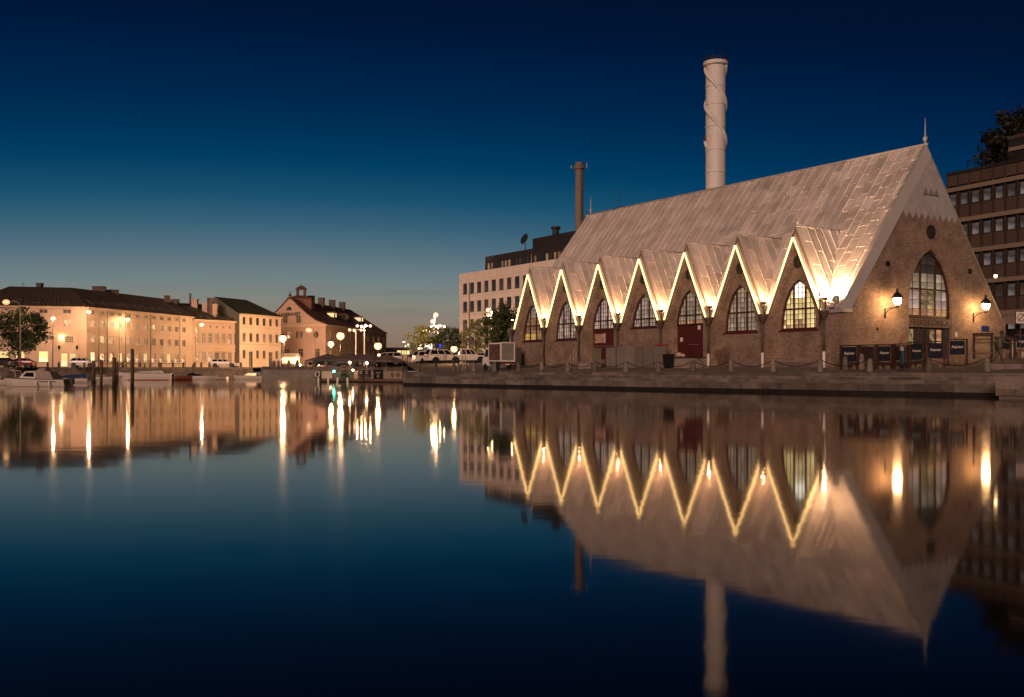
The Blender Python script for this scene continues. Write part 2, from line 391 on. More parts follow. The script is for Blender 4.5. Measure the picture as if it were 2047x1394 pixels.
# nearer stone landing at the right edge
pr = bpy.data.objects.new('stone_landing', None); C.objects.link(pr); pr.location = SL(11.15, -3.0); pr.rotation_euler = (0, 0, SPHI+R(16))
tag(pr, 'stone landing of large granite blocks at the right edge', kind='structure')
MB().box(.15, 30, .12, 3.2, -1, .44).build('rough_base', m_rubble, pr)
MB().box(.1, 30, .5, 3.6, .44, 1.0).build('core', m_granite_dark, pr)
x = 0
for k in range(12):
    L = random.choice((1.4, 1.8, 1.55)); zt = 1.06+random.uniform(-.01, .01)
    MB().box(x+.012, x+L-.012, random.uniform(-.02, .02), 1.2, .44, zt).build('landing_block', m_granite, pr); x += L
x = 0
for k in range(30):
    L = random.uniform(.5, .9)
    MB().box(x+.02, x+L-.02, .05+random.uniform(-.04, .03), .4, .14, .43).build('foot_stone', m_rubble, pr); x += L
MB().box(.1, 30, 1.19, 4.2, .9, 1.05).build('landing_paving', m_cobble, pr)

# ================================================================ the market hall
TH = math.atan2(.5527, .8333)
HO = Vector((21.41, 64.9, 0))
H = thing('market_hall', 'church-like brick fish market hall with steep metal roof and seven lit gables', 'market hall', HO, TH)
hx_ = Vector((math.cos(TH), math.sin(TH), 0)); hy_ = Vector((-math.sin(TH), math.cos(TH), 0))
def HW(x, y, z=0): return HO+hx_*x+hy_*y+Vector((0, 0, z))
W_, XC, LEN = 18.6, 9.3, 39.2
ZE, ZR = 5.4, 17.15                     # main eave and ridge
V0, BAY = 1.31, 5.29
YK = [V0+BAY*(k+.5) for k in range(7)]
HWD = BAY/2; ZV, ZD = 5.3, 11.15        # dormer valley and ridge
MD = (ZD-ZV)/HWD
XD = (ZD-ZE)/(ZR-ZE)*XC                 # where dormer ridges meet the main slope
SLOPE = math.hypot(XC, ZR-ZE); ca, sa = XC/SLOPE, (ZR-ZE)/SLOPE
# --- main roof
RM = frame_mtx(Vector((0, 0, ZE-.06)), (0, -1, 0), (ca, 0, sa))
CW, RH = BAY/7, 1.22
wD = XD/ca
regions = []
cuts = [0.4]+YK+[LEN-.15]
for i in range(8):
    ya, yb = cuts[i], cuts[i+1]
    if i == 0: reg = [(-ya, 0.2), (-V0, 0.2), (-yb, wD), (-yb, SLOPE), (-ya, SLOPE)]
    elif i == 7: reg = [(-(V0+7*BAY), .2), (-yb, .2), (-yb, SLOPE), (-ya, SLOPE), (-ya, wD)]
    else:
        yv = V0+BAY*i; reg = [(-yv, .05), (-ya, wD), (-ya, SLOPE), (-yb, SLOPE), (-yb, wD)]
    regions.append(reg)
deck = MB()
for reg in regions: deck.face([RM @ Vector((u, w, -.05)) for u, w in reg])
deck.face([(XC, .35, ZR-.1), (W_, .35, ZE-.1), (W_, LEN-.15, ZE-.1), (XC, LEN-.15, ZR-.1)])
roof = deck.build('main_roof', m_roofdeck, H)
shared = {}
def panel_mesh(poly, o, wlo, whi, mat, t0=.038, t1=.008):
    """thin sheet whose lower end stands a little proud"""
    vs = []; n_ = len(poly)
    for u, w in poly: vs.append((u-o[0], w-o[1], -.02))
    for u, w in poly:
        f = (w-wlo)/max(.01, whi-wlo); vs.append((u-o[0], w-o[1], t0+(t1-t0)*f))
    fs = [tuple(reversed(range(n_))), tuple(range(n_, 2*n_))]+[(i, (i+1) % n_, (i+1) % n_+n_, i+n_) for i in range(n_)]
    me = bpy.data.meshes.new('roof_panel'); me.from_pydata(vs, [], fs); me.materials.append(mat)
    return me
def lay(part, regions, mtx, cw, rh, u_ref, mat, limit, key, stag=(0, .5)):
    rest = MB(); seams = MB(); cnt = 0; jobs = []
    for reg in regions:
        if area(reg) < 0: reg = reg[::-1]
        u0 = min(p[0] for p in reg); u1 = max(p[0] for p in reg); w0 = min(p[1] for p in reg); w1 = max(p[1] for p in reg)
        i0 = math.floor((u0-u_ref)/cw+1e-6); i1 = math.ceil((u1-u_ref)/cw-1e-6)
        for i in range(i0, i1+1):
            uu = u_ref+i*cw
            s_ = span_w(reg, min(max(uu, u0+.002), u1-.002)) if u0-1e-3 <= uu <= u1+1e-3 else None
            if s_ and s_[1]-s_[0] > .05:
                seams.box(uu-.02, uu+.02, s_[0], s_[1], 0, .07)
            if i == i1: continue
            off = (stag[i % 2]+((i*37) % 5)*.06)*rh
            j0 = math.floor((w0-off)/rh); j1 = math.ceil((w1-off)/rh)
            for j in range(j0, j1):
                a, b = off+j*rh, off+(j+1)*rh
                full = rect(uu+.012, uu+cw-.012, a, b+.02)
                pl = clip_to(full, reg)
                if len(pl) < 3 or abs(area(pl)) < .03: continue
                jobs.append((pl, uu, a, b, abs(abs(area(pl))-abs(area(full))) < 1e-3))
    jobs.sort(key=lambda q: -abs(area(q[0]))*(1+.0)+.04*abs(q[1]))
    for pl, uu, a, b, isfull in jobs:
        if cnt < limit:
            if isfull:
                if key not in shared: shared[key] = panel_mesh([(x-uu, y-a) for x, y in pl], (0, 0), 0, b-a, mat)
                me = shared[key]; o_ = (uu, a)
            else:
                o_ = (uu, a); me = panel_mesh(pl, o_, a, b, mat)
            tilt = Matrix.Rotation(random.uniform(-.010, .010), 4, 'Y') @ Matrix.Rotation(random.uniform(-.006, .006), 4, 'X')
            link('roof_panel', me, part, mtx @ Matrix.Translation((o_[0], o_[1], 0)) @ tilt); cnt += 1
        else:
            n_ = len(pl); vs = [(u, w, -.02) for u, w in pl]+[(u, w, .03-.02*(w-a)/(b-a)) for u, w in pl]
            rest.add(vs, [tuple(range(n_, 2*n_))]+[(i, (i+1) % n_, (i+1) % n_+n_, i+n_) for i in range(n_)])
    if rest.v:
        o = rest.build('further_panels', mat, part, fix=False); o.matrix_basis = mtx; stuff(o)
    if seams.v:
        o = seams.build('standing_seams', mat, part, fix=False); o.matrix_basis = mtx; stuff(o)
    return cnt
n_main = lay(roof, regions, RM, CW, RH, -YK[0], m_roof, 195, 'main')
RM2 = frame_mtx(Vector((W_, 0, ZE-.06)), (0, 1, 0), (-ca, 0, sa))
lay(roof, [[(.35, 0), (LEN-.15, 0), (LEN-.15, SLOPE), (.35, SLOPE)]], RM2, CW, RH, .35, m_roof, 0, 'main')
MB().tube([(XC, .2, ZR+.03), (XC, LEN-.1, ZR+.03)], .09, 8).build('ridge_cap', m_verge, roof, True)
# bevelled verge around the front gable, and the plain one at the far end
IN = .56
def verge(yo, yi, sgn):
    mb = MB(); ix = IN/sa*0.0
    a0 = (0, yo, ZE); a1 = (XC, yo, ZR); a2 = (W_, yo, ZE)
    dz = IN/ca
    bx = (dz-.3)/((ZR-ZE)/XC); b0 = (bx, yi, ZE-.3); b1 = (XC, yi, ZR-dz); b2 = (W_-bx, yi, ZE-.3)
    mb.face([a0, a1, b1, b0]); mb.face([a1, a2, b2, b1])
    c0, c1, c2 = [(q[0], q[1]+.4*sgn, q[2]-.02) for q in (b0, b1, b2)]
    mb.face([b0, b1, c1, c0]); mb.face([b1, b2, c2, c1])
    d0, d1, d2 = [(q[0], q[1]+.3*sgn, q[2]) for q in (a0, a1, a2)]
    mb.face([a0, d0, d1, a1]); mb.face([a1, d1, d2, a2])
    return mb
verge(.32, -.07, 1).build('verge_board', m_verge, H)
verge(LEN-.2, LEN+.2, -1).build('verge_board', m_verge, H)
def finial(x, y, z, s, parent):
    prof = [(.16, 0), (.16, .12), (.10, .2), (.10, .42), (.2, .55), (.24, .72), (.17, .9), (.09, .98), (.085, 1.05), (.05, 1.9), (.03, 2.55), (.005, 2.75)]
    return MB().lathe([(r*s, q*s) for r, q in prof], (x, y, z), 10).build('finial', m_verge, parent, True)
finial(XC, .42, ZR-.05, .72, H); finial(XC, LEN-.9, ZR-.05, .72, H)

# --- windows
def arch(prof, zs):
    """prof: (half width, z) from sill level up to the apex"""
    pr_ = [(hw, z) for hw, z in prof if z > zs+.01]
    hw0 = None
    for (h0, z0), (h1, z1) in zip(prof, prof[1:]):
        if z0-1e-6 <= zs <= z1: hw0 = h0+(h1-h0)*(zs-z0)/(z1-z0)
    right = [(hw0, zs)]+pr_
    return [(-h, z) for h, z in right][:-1]+[(0, prof[-1][1])]+[(h, z) for h, z in reversed(right[:-1])]
def scaled(poly, s, cz):
    return [(u*s, cz+(z-cz)*s) for u, z in poly]
def window(parent, P, poly, mulls, transoms, pw, ph, matfn, indiv, frame_mat, label=None, sill=True, z_ph=None):
    win = MB()
    ring = scaled(poly, .93, sum(p[1] for p in poly)/len(poly))
    n_ = len(poly)
    for i in range(n_):
        j = (i+1) % n_
        a, b, c, d = poly[i], poly[j], ring[j], ring[i]
        f = [P(*q, .03) for q in (a, b, c, d)]; k = [P(*q, -.16) for q in (a, b, c, d)]
        win.hexa(k+f)
    w = win.build('window', frame_mat, parent)
    if label: w['label'] = label
    us = sorted(mulls); lo = min(p[0] for p in poly); hi = max(p[0] for p in poly); zlo = min(p[1] for p in poly); zhi = max(p[1] for p in poly)
    for u in us:
        s_ = span_w(poly, u)
        MB().hexa([P(*q, dd) for dd in (-.15, .02) for q in ((u-.05, s_[0]), (u+.05, s_[0]), (u+.05, s_[1]-.03), (u-.05, s_[1]-.03))]).build('mullion', frame_mat, w)
    for z in transoms:
        s_ = span_u(poly, z)
        MB().hexa([P(*q, dd) for dd in (-.15, .025) for q in ((s_[0], z-.06), (s_[1], z-.06), (s_[1], z+.06), (s_[0], z+.06))]).build('transom', frame_mat, w)
    if sill:
        MB().hexa([P(*q, dd) for dd in (-.1, .16) for q in ((lo-.15, zlo-.14), (hi+.15, zlo-.14), (hi+.15, zlo), (lo-.15, zlo))]).build('sill', frame_mat, w)
    edges = [lo]+us+[hi]; bars = MB(); rest = {}
    zr = []; z = zlo
    while z < zhi: zr.append(z); z += ph
    zr.append(zhi+.01)
    for a, b in zip(edges, edges[1:]):
        k = max(1, round((b-a)/pw)); st_ = (b-a)/k
        for i in range(k):
            u = a+i*st_
            if i:
                s_ = span_w(poly, u)
                if s_: bars.hexa([P(*q, dd) for dd in (-.12, -.06) for q in ((u-.016, s_[0]), (u+.016, s_[0]), (u+.016, s_[1]), (u-.016, s_[1]))])
            for za, zb in zip(zr, zr[1:]):
                pl = clip_to(rect(u+.012, u+st_-.012, za+.012, zb-.012), poly)
                if len(pl) < 3 or abs(area(pl)) < .004: continue
                cx = sum(q[0] for q in pl)/len(pl); cz = sum(q[1] for q in pl)/len(pl)
                mt = matfn(cx, cz)
                if indiv:
                    o = P(cx, cz, -.1)
                    pm = MB(); f = [Vector(P(*q, -.1))-Vector(o) for q in pl]; g = [Vector(P(*q, -.115))-Vector(o) for q in pl]
                    nn = len(pl); pm.add(f+g, [tuple(range(nn)), tuple(reversed(range(nn, 2*nn)))]+[(i2, i2+nn, (i2+1) % nn+nn, (i2+1) % nn) for i2 in range(nn)])
                    ob = pm.build('pane', mt, w); ob.location = o
                else:
                    rest.setdefault(mt.name, (mt, MB()))[1].face([P(*q, -.1) for q in pl])
    for z in zr[1:-1]:
        s_ = span_u(poly, z)
        if s_: bars.hexa([P(*q, dd) for dd in (-.12, -.06) for q in ((s_[0], z-.016), (s_[1], z-.016), (s_[1], z+.016), (s_[0], z+.016))])
    if bars.v: bars.build('glazing_bars', m_bar, w)
    for mt, mb in rest.values(): stuff(mb.build('panes', mt, w))
    return w
DPROF = [(1.57, 4.13), (1.49, 4.9), (1.37, 5.6), (1.15, 6.2), (.85, 6.8), (.45, 7.25), (0, 7.55)]
SILLS = [4.13, 4.13, 4.87, 4.87, 4.87, 4.13, 4.13]
steps_ = [(.80, -.02), (1.15, .05), (1.5, .12), (1.8, .19)]      # (drop below roof line, depth) of the stepped brick surround
def inner(dz, zb): return [(-(ZD-ZV-dz)/MD, zb), (-(ZD-ZV-dz)/MD, ZV), (0, ZD-dz), ((ZD-ZV-dz)/MD, ZV), ((ZD-ZV-dz)/MD, zb)]
ZB = 1.0
def mf_bay(k):
    def f(u, z):
        if k == 0:
            if z > 6.45 and -.5 < u < .5: return g_white
            return g_bright if z > 5.0 or random.random() < .45 else g_warm
        if k == 6: return g_yellow if z < 4.75 and u > -.5 else (g_warm if z < 6.2 else g_cool)
        if k in (1, 2): return g_dim if (k == 1 or z > 5.35) else g_warm
        return g_cool if random.random() < .75 else g_dim
    return f
for k, yk in enumerate(YK):
    XW = .26
    zs = SILLS[k]
    poly = arch(DPROF, zs)
    hole = [(u, z) for u, z in poly]
    door_bay = k in (2, 4)
    if door_bay:
        hw = max(u for u, z in poly); hole = [(-hw, 2.3)]+hole+[(hw, 2.3)]
    vs, fs = wall_hole(inner(steps_[-1][0], ZB), [hole], lambda s_, z: (XW, yk+s_, z))
    wl = MB().add(vs, fs)
    for i in range(len(hole)):
        a, b = hole[i], hole[(i+1) % len(hole)]
        wl.face([(XW, yk+a[0], a[1]), (XW, yk+b[0], b[1]), (XW+.3, yk+b[0], b[1]), (XW+.3, yk+a[0], a[1])])
    d = wl.build('gable_bay', m_brickY, H)
    d['label'] = 'pointed brick gable bay on the long side, %s from the front corner' % ORD[k]
    prev = [(-HWD, ZB), (-HWD, ZV), (0, ZD), (HWD, ZV), (HWD, ZB)]
    for i, (dz, depth) in enumerate(steps_):
        inn = inner(dz, ZB); deeper = (steps_+[(0, XW)])[i+1][1]; mb = MB()
        for a in range(4):
            mb.face([(depth, yk+u, z) for u, z in (prev[a], prev[a+1], inn[a+1], inn[a])])
            mb.face([(depth, yk+inn[a][0], inn[a][1]), (depth, yk+inn[a+1][0], inn[a+1][1]), (deeper, yk+inn[a+1][0], inn[a+1][1]), (deeper, yk+inn[a][0], inn[a][1])])
        mb.build('brick_moulding', m_brickY, d)
        prev = inn
    MB().box(.205, .24, yk-1.84, yk+1.84, ZB, 1.95).build('stone_plinth', m_granite, d)
    Pf = lambda s_, z, dd, yk=yk: (XW+.14-dd, yk+s_, z)
    mulls = (-.5, .5)
    window(H, Pf, poly, mulls, [5.55 if not door_bay else 5.6], .33, .36, mf_bay(k), k <= 3, m_frame if k > 1 else m_red, 'pointed arch window of the %s gable bay from the front corner' % ORD[k], sill=not door_bay)
    # oculus
    oc = MB(); nn = 14; ring_o = [(math.cos(2*math.pi*i/nn)*.34, 8.75+math.sin(2*math.pi*i/nn)*.42) for i in range(nn)]; ring_i = [(u*.7, 8.75+(z-8.75)*.7) for u, z in ring_o]
    for i in range(nn):
        j = (i+1) % nn
        oc.hexa([(XW-.09, yk+ring_o[i][0], ring_o[i][1]), (XW-.09, yk+ring_o[j][0], ring_o[j][1]), (XW-.09, yk+ring_i[j][0], ring_i[j][1]), (XW-.09, yk+ring_i[i][0], ring_i[i][1]),
                 (XW+.05, yk+ring_o[i][0], ring_o[i][1]), (XW+.05, yk+ring_o[j][0], ring_o[j][1]), (XW+.05, yk+ring_i[j][0], ring_i[j][1]), (XW+.05, yk+ring_i[i][0], ring_i[i][1])])
    oc.prism([(XW-.012, yk+u, z) for u, z in ring_i], (.01, 0, 0))
    oc.build('oculus', m_iron, d)
    # dormer roof
    dr = MB()
    dr.face([(.3, yk-HWD+.02, ZV-.02), (.3, yk, ZD-.06), (XD, yk, ZD-.06)]); dr.face([(.3, yk+HWD-.02, ZV-.02), (.3, yk, ZD-.06), (XD, yk, ZD-.06)])
    dr = dr.build('dormer_roof', m_roofdeck, H); dr['label'] = 'steep metal roof of the %s gable bay from the front corner' % ORD[k]
    SD = math.hypot(HWD, ZD-ZV); cd, sd = HWD/SD, (ZD-ZV)/SD
    tri = [(.3, .30/XD*SD), (.3, SD), (XD, SD)]
    lay(dr, [tri], frame_mtx(Vector((0, yk-HWD, ZV)), (1, 0, 0), (0, cd, sd)), .78, 1.75, .3, m_roof, 40, 'dormer')
    lay(dr, [[(-p[0], p[1]) for p in tri]], frame_mtx(Vector((0, yk+HWD, ZV)), (-1, 0, 0), (0, -cd, sd)), .78, 1.75, -.3, m_roof, 0, 'dormer')
    MB().tube([(.1, yk, ZD+.02), (XD+.1, yk, ZD+.02)], .06, 7).build('ridge_cap', m_verge, dr, True)
    # bevelled verge with its led strip
    dz = steps_[0][0]; hb = (ZD-ZV-dz)/MD
    vb = MB()
    for s_ in (-1, 1):
        vb.face([(.32, yk+s_*HWD, ZV), (.32, yk, ZD+.03), (-.2, yk, ZD-dz), (-.2, yk+s_*hb, ZV)])
        vb.face([(-.2, yk, ZD-dz), (-.2, yk+s_*hb, ZV), (.0, yk+s_*hb, ZV-.02), (.0, yk, ZD-dz-.02)])
        vb.face([(.32, yk+s_*HWD, ZV), (-.2, yk+s_*hb, ZV), (.0, yk+s_*hb, ZV-.02), (.32, yk+s_*HWD, ZV-.1)])
    vb.build('verge_board', m_verge, d)
    for s_ in (-1, 1):
        MB().tube([(-.255, yk+s_*(hb+.0), ZV+.03), (-.255, yk+s_*.02, ZD-dz+.0)], .066, 6).build('led_strip', m_led, d, True)
    finial(.18, yk, ZD-.02, .46, d)
# hopper heads and downpipes in the valleys
for i in range(8):
    yv = V0+BAY*i
    hp = MB().lathe([(.1, 0), (.13, .12), (.34, .5), (.38, .62), (.3, .64)], (-.33, yv, 4.66), 10).build('hopper_head', m_pipe, H, True)
    MB().tube([(-.33, yv, 4.75), (-.33, yv, 2.55)], .075, 8).build('downpipe', m_pipe, hp, True)
    MB().tube([(-.33, yv, 2.6), (-.33, yv, 1.3)], .105, 8).build('pipe_sleeve', m_white if i in (0, 1, 2) else m_pipe, hp, True)
    MB().box(-.15, .3, yv-.16, yv+.16, 5.14, 5.3).build('valley_gutter', m_verge, H)
# end piers of the long side
for y0, y1 in ((0.02, V0+.01), (V0+7*BAY-.01, LEN-.02)):
    MB().box(-.04, .6, y0, y1, ZB, 5.12).build('corner_pier', m_brickY, H)
    MB().box(-.2, .75, y0-.12, y1+.05, 5.12, 5.36).build('pier_cap', m_verge, H)
MB().lathe([(.12, 0), (.08, .15), (.08, .3), (.22, .45), (.26, .62), (.2, .8), (.06, .9)], (-.0, .62, 5.36), 10).build('ball_ornament', m_verge, H, True)
# --- the front gable
OPW = 2.47
GPROF = [(OPW, 5.02), (2.45, 6.2), (2.33, 7.1), (2.0, 7.95), (1.42, 8.8), (.76, 9.4), (0, 9.78)]
gpoly = arch(GPROF, 5.02)
ghole = [(-OPW, 1.0)]+gpoly+[(OPW, 1.0)]
zt = 12.25
dzg = IN/ca*.92; slp = (ZR-ZE)/XC; hz_ = (ZR-dzg-zt-.4)/slp; hb_ = XC-(dzg-.32)/slp
outer = [(-XC, 1.0), (-XC, ZE-.32), (-hb_, ZE-.32), (-hz_, zt+.4), (hz_, zt+.4), (hb_, ZE-.32), (XC, ZE-.32), (XC, 1.0)]
ghole = [(-OPW, 1.05)]+gpoly+[(OPW, 1.05)]
gw = MB(); vs, fs = wall_hole(outer, [ghole], lambda s_, z: (XC+s_, 0, z)); gw.add(vs, fs)
for i in range(len(ghole)):
    a, b = ghole[i], ghole[(i+1) % len(ghole)]
    gw.face([(XC+a[0], 0, a[1]), (XC+b[0], 0, b[1]), (XC+b[0], .4, b[1]), (XC+a[0], .4, a[1])])
gwall = gw.build('front_gable_wall', m_brickX, H)
MB().face([(0.01, .01, 1), (0.01, .35, 1), (.01, .35, ZE-.3), (.01, .01, ZE-.3)]).build('wall_return', m_brickY, H)
# side and back walls, floor to roof
MB().box(W_-.4, W_-.01, .02, LEN, 1.0, ZE-.1).build('rear_side_wall', m_brickY, H)
MB().prism([(0.2, LEN-.05, 1.0), (0.2, LEN-.05, ZE-.3), (XC, LEN-.05, ZR-.4), (W_-.2, LEN-.05, ZE-.3), (W_-.2, LEN-.05, 1.0)], (0, -.3, 0)).build('rear_gable_wall', m_brickX, H)
MB().prism([(XC+a, .42, b) for a, b in outer], (0, .05, 0)).build('inner_lining', m_black, H)
# diamond tiles on the upper gable
tilez = MB().face([(XC-3.0, -.02, zt+.25), (XC+3.0, -.02, zt+.25), (XC, -.02, ZR-.95)]).build('tiled_gable_top', m_slate, H)
tw, th = .70, .96
treg = [(-(ZR-.94-(zt-.6))/((ZR-ZE)/XC), zt-.6), ((ZR-.94-(zt-.6))/((ZR-ZE)/XC), zt-.6), (0, ZR-.94)]
def tile(pl, k):
    nn = len(pl); cz = sum(q[1] for q in pl)/nn; cx = sum(q[0] for q in pl)/nn
    zlo_, zhi_ = min(q[1] for q in pl), max(q[1] for q in pl)
    fr_ = [(XC+q[0], -.028-.03*(zhi_-q[1])/max(.01, zhi_-zlo_), q[1]) for q in pl]; bk = [(XC+q[0], -.02, q[1]) for q in pl]
    mb = MB(); mb.add(fr_+bk, [tuple(range(nn))]+[(i, (i+1) % nn, (i+1) % nn+nn, i+nn) for i in range(nn)])
    return mb.build('tile', m_slate, tilez)
rowi = 0; z = zt
while z < ZR-.4:
    off = (rowi % 2)*tw/2
    for i in range(-8, 9):
        cx = i*tw+off
        dm = [(cx, z-th/2+.012), (cx+tw/2-.009, z), (cx, z+th/2-.012), (cx-tw/2+.009, z)]
        pl = clip_to(dm, treg)
        if len(pl) > 2 and abs(area(pl)) > .03: tile(pl, 0)
    z += th/2; rowi += 1
for i in (-1, 0, 1):
    MB().prism([(XC-.1+i*.62-.3, -.065, 13.55), (XC-.1+i*.62+.3, -.065, 13.55), (XC-.1+i*.62, -.065, 14.05)], (0, -.05, 0)).build('vent_hood', m_roofdeck, tilez)
# gable window, sign, doors
Pg = lambda s_, z, dd: (XC+s_, .2-dd, z)
def mf_g(u, z):
    if z < 5.75: return g_warm
    if z < 7.05: return g_cool if u < -.8 or u > .85 else g_shop
    return g_dark if z > 8 else g_dim
window(H, Pg, gpoly, (-.86, .86), [7.0], .86, .62, mf_g, True, m_frame, 'tall pointed window of the front gable', sill=False)
sgn = MB().box(XC-OPW, XC+OPW, .06, .3, 4.36, 4.96).build('sign_board', M('grey_sign', (.20, .155, .12), .7, var=.2), H)
tm = text_mesh('FESKEKÔRKA', .60, M('sign_letters', (.09, .05, .038), .7, var=.1), 'lettering', .012, bold=.012)
xs = [v.co.x for v in tm.vertices]; sxx = 4.55/(max(xs)-min(xs))
lo_ = link('lettering', tm, sgn); lo_.location = (XC, .045, 4.66); lo_.rotation_euler = (R(90), 0, 0); lo_.scale = (sxx, 1, 1)
for i in range(6):
    x0 = XC-OPW+.06+i*(OPW*2-.1)/6
    dd_ = MB()
    w1 = (OPW*2-.1)/6-.05
    for a in ((x0, x0+.08, 1.6, 4.3), (x0+w1-.08, x0+w1, 1.6, 4.3), (x0, x0+w1, 4.2, 4.3), (x0, x0+w1, 1.6, 1.85)): dd_.box(a[0], a[1], .14, .24, a[2], a[3])
    do = dd_.build('door', m_frame, H)
    MB().box(x0+.07, x0+w1-.07, .18, .2, 1.8, 4.22).build('pane', [g_shop, g_dark, g_dark, g_shop, g_warm, g_dark][i], do)
oc = MB(); nn = 18
for i in range(nn):
    a0, a1 = 2*math.pi*i/nn, 2*math.pi*(i+1)/nn
    P4 = [(XC+math.cos(a)*r, math.sin(a)*r+11.0) for a, r in ((a0, .5), (a1, .5), (a1, .36), (a0, .36))]
    oc.hexa([(u, -.06, z) for u, z in P4]+[(u, .06, z) for u, z in P4])
for u in (-.12, .12): oc.box(XC+u-.02, XC+u+.02, -.04, .02, 10.66, 11.34)
oc.box(XC-.35, XC+.35, -.04, .02, 10.98, 11.02)
oc.prism([(XC+math.cos(2*math.pi*i/nn)*.37, -.008, 11.0+math.sin(2*math.pi*i/nn)*.37) for i in range(nn)], (0, .006, 0))
oc.build('oculus', m_iron, H)
for xv in (4.55, 14.0): MB().box(xv-.2, xv+.2, -.03, .02, 8.35, 8.68).build('vent_grille', m_black, H)
MB().box(3.35, 3.5, -.05, .02, 4.0, 4.2).build('vent_grille', m_black, H)
MB().box(15.45, 16.35, -.05, -.005, 4.25, 4.62).build('street_name_plate', M('blue_enamel', (.015, .03, .16), .35, var=.05), H)
MB().box(12.15, 12.4, -.05, -.005, 3.75, 4.05).build('notice', m_white, H)
# doors and hoardings in the door bays
yk = YK[2]; XW = .26
for j in range(9):
    MB().box(XW+.16, XW+.22, yk-1.46, yk+1.46, 2.32+j*.275, 2.32+j*.275+.262).build('door_board', m_red, H)
MB().box(XW+.2, XW+.26, yk-1.5, yk+1.5, 2.3, 4.85).build('door_back', m_red, H)
MB().beam((XW+.1, yk+.1, 3.35), (XW+.1, yk-.9, 3.35), .05, .05).build('bolt', M('steel', (.5, .45, .4), .35, metal=.7, var=.1), H)
for yy, zz in ((yk-.95, 4.62), (yk+1.0, 3.75)): MB().box(XW+.12, XW+.155, yy-.13, yy+.13, zz-.16, zz+.16).build('notice', m_white, H)
yk = YK[4]
MB().box(XW+.16, XW+.22, yk-1.46, yk+1.46, 2.32, 4.85).build('hoarding', m_red, H)
MB().box(XW+.12, XW+.2, yk-1.46, yk+1.46, 4.7, 4.84).build('hoarding_rail', m_red, H)
pm_ = M('poster_print', (.45, .16, .10), .5, var=.7, scale=2.6, col2=(.75, .5, .38))
ps = MB().box(XW+.10, XW+.15, yk-.15, yk+1.25, 3.72, 4.5).build('poster', pm_, H); ps['label'] = 'printed food poster on dark red boards'
MB().box(XW+.09, XW+.14, yk-.2, yk-.15, 3.68, 4.55).build('poster_frame', m_white, H)
# --- wall lanterns
def lantern(x, label):
    t_ = thing('wall_lantern', label, 'wall lantern', HW(x, 0, 0), TH, 'lanterns flanking the front window')
    br = MB(); br.tube([(0, -.06, 4.9), (0, -.06, 5.45)], .04, 6); br.tube([(0, -.06, 5.15), (0, -.3, 5.4), (0, -.62, 5.5), (0, -.98, 5.52)], .03, 6); br.tube([(0, -.06, 5.5), (0, -.98, 5.54)], .025, 6)
    br.box(-.06, .06, -.05, 0, 4.85, 5.5)
    br.build('bracket', m_black, t_, True)
    MB().lathe([(.10, 0), (.14, .06), (.10, .1), (.12, .24)], (0, -.98, 5.5), 10).build('lamp_base', m_black, t_, True)
    MB().lathe([(.13, 0), (.21, .1), (.25, .25), (.25, .36), (.24, .4)], (0, -.98, 5.72), 14).build('lamp_globe', E('lantern_glow', (1.0, .56, .24), 185.0), t_, True)
    MB().lathe([(.28, 0), (.33, -.03), (.35, .03), (.29, .16), (.2, .29), (.08, .38), (.07, .46), (.10, .51), (.06, .6), (.01, .68)], (0, -.98, 6.14), 14).build('lamp_cap', m_black, t_, True)
    return t_
lantern(4.2, 'lit wall lantern on iron bracket left of the front window')
lantern(14.4, 'lit wall lantern on iron bracket right of the front window')
# --- floodlights in the valleys, lighting the roof from below
fl = None
for i in range(8):
    yv = V0+BAY*i
    lab = 'floodlight in the roof valley, %s counted from the front corner' % ORD[i]
    t_ = thing('floodlight', lab, 'floodlight', HW(-.22, yv, 5.92), TH, 'roof floodlights')
    MB().hexa([(-.10, -.16, .12), (.08, -.16, .05), (.08, .16, .05), (-.10, .16, .12), (-.05, -.16, .27), (.13, -.16, .20), (.13, .16, .20), (-.05, .16, .27)]).build('housing', m_iron, t_)
    MB().face([(-.04, -.13, .277), (.125, -.13, .207), (.125, .13, .207), (-.04, .13, .277)]).build('lens', m_flood if i else m_flood_hot, t_)
    MB().beam((.05, 0, -.62), (.05, 0, .12), .05, .05).build('foot', m_iron, t_)
# small floodlight on the right verge
t_ = thing('verge_floodlight', 'small lit floodlight on the right slope of the front gable', 'floodlight', HW(16.6, -.1, 0), TH)
MB().box(-.14, .14, -.25, 0, 8.15, 8.4).build('housing', m_iron, t_); MB().sph((0, -.3, 8.27), .12, 10, 6).build('lens', m_lamp_w, t_, True)
# vent pipe in a valley
tag(MB().tube([HW(.9, V0+BAY*2-.55, 6.3), HW(.9, V0+BAY*2-.55, 8.0)], .12, 8).build('vent_pipe', m_white, smooth=True), 'pale upright vent pipe in a roof valley', 'vent pipe')
tag(MB().tube([HW(-.35, V0+.32, 4.3), HW(-.35, V0+.32, 6.5)], .05, 6).build('corner_pole', m_pipe, smooth=True), 'thin upright pole on the wall beside the bright window', 'pole')
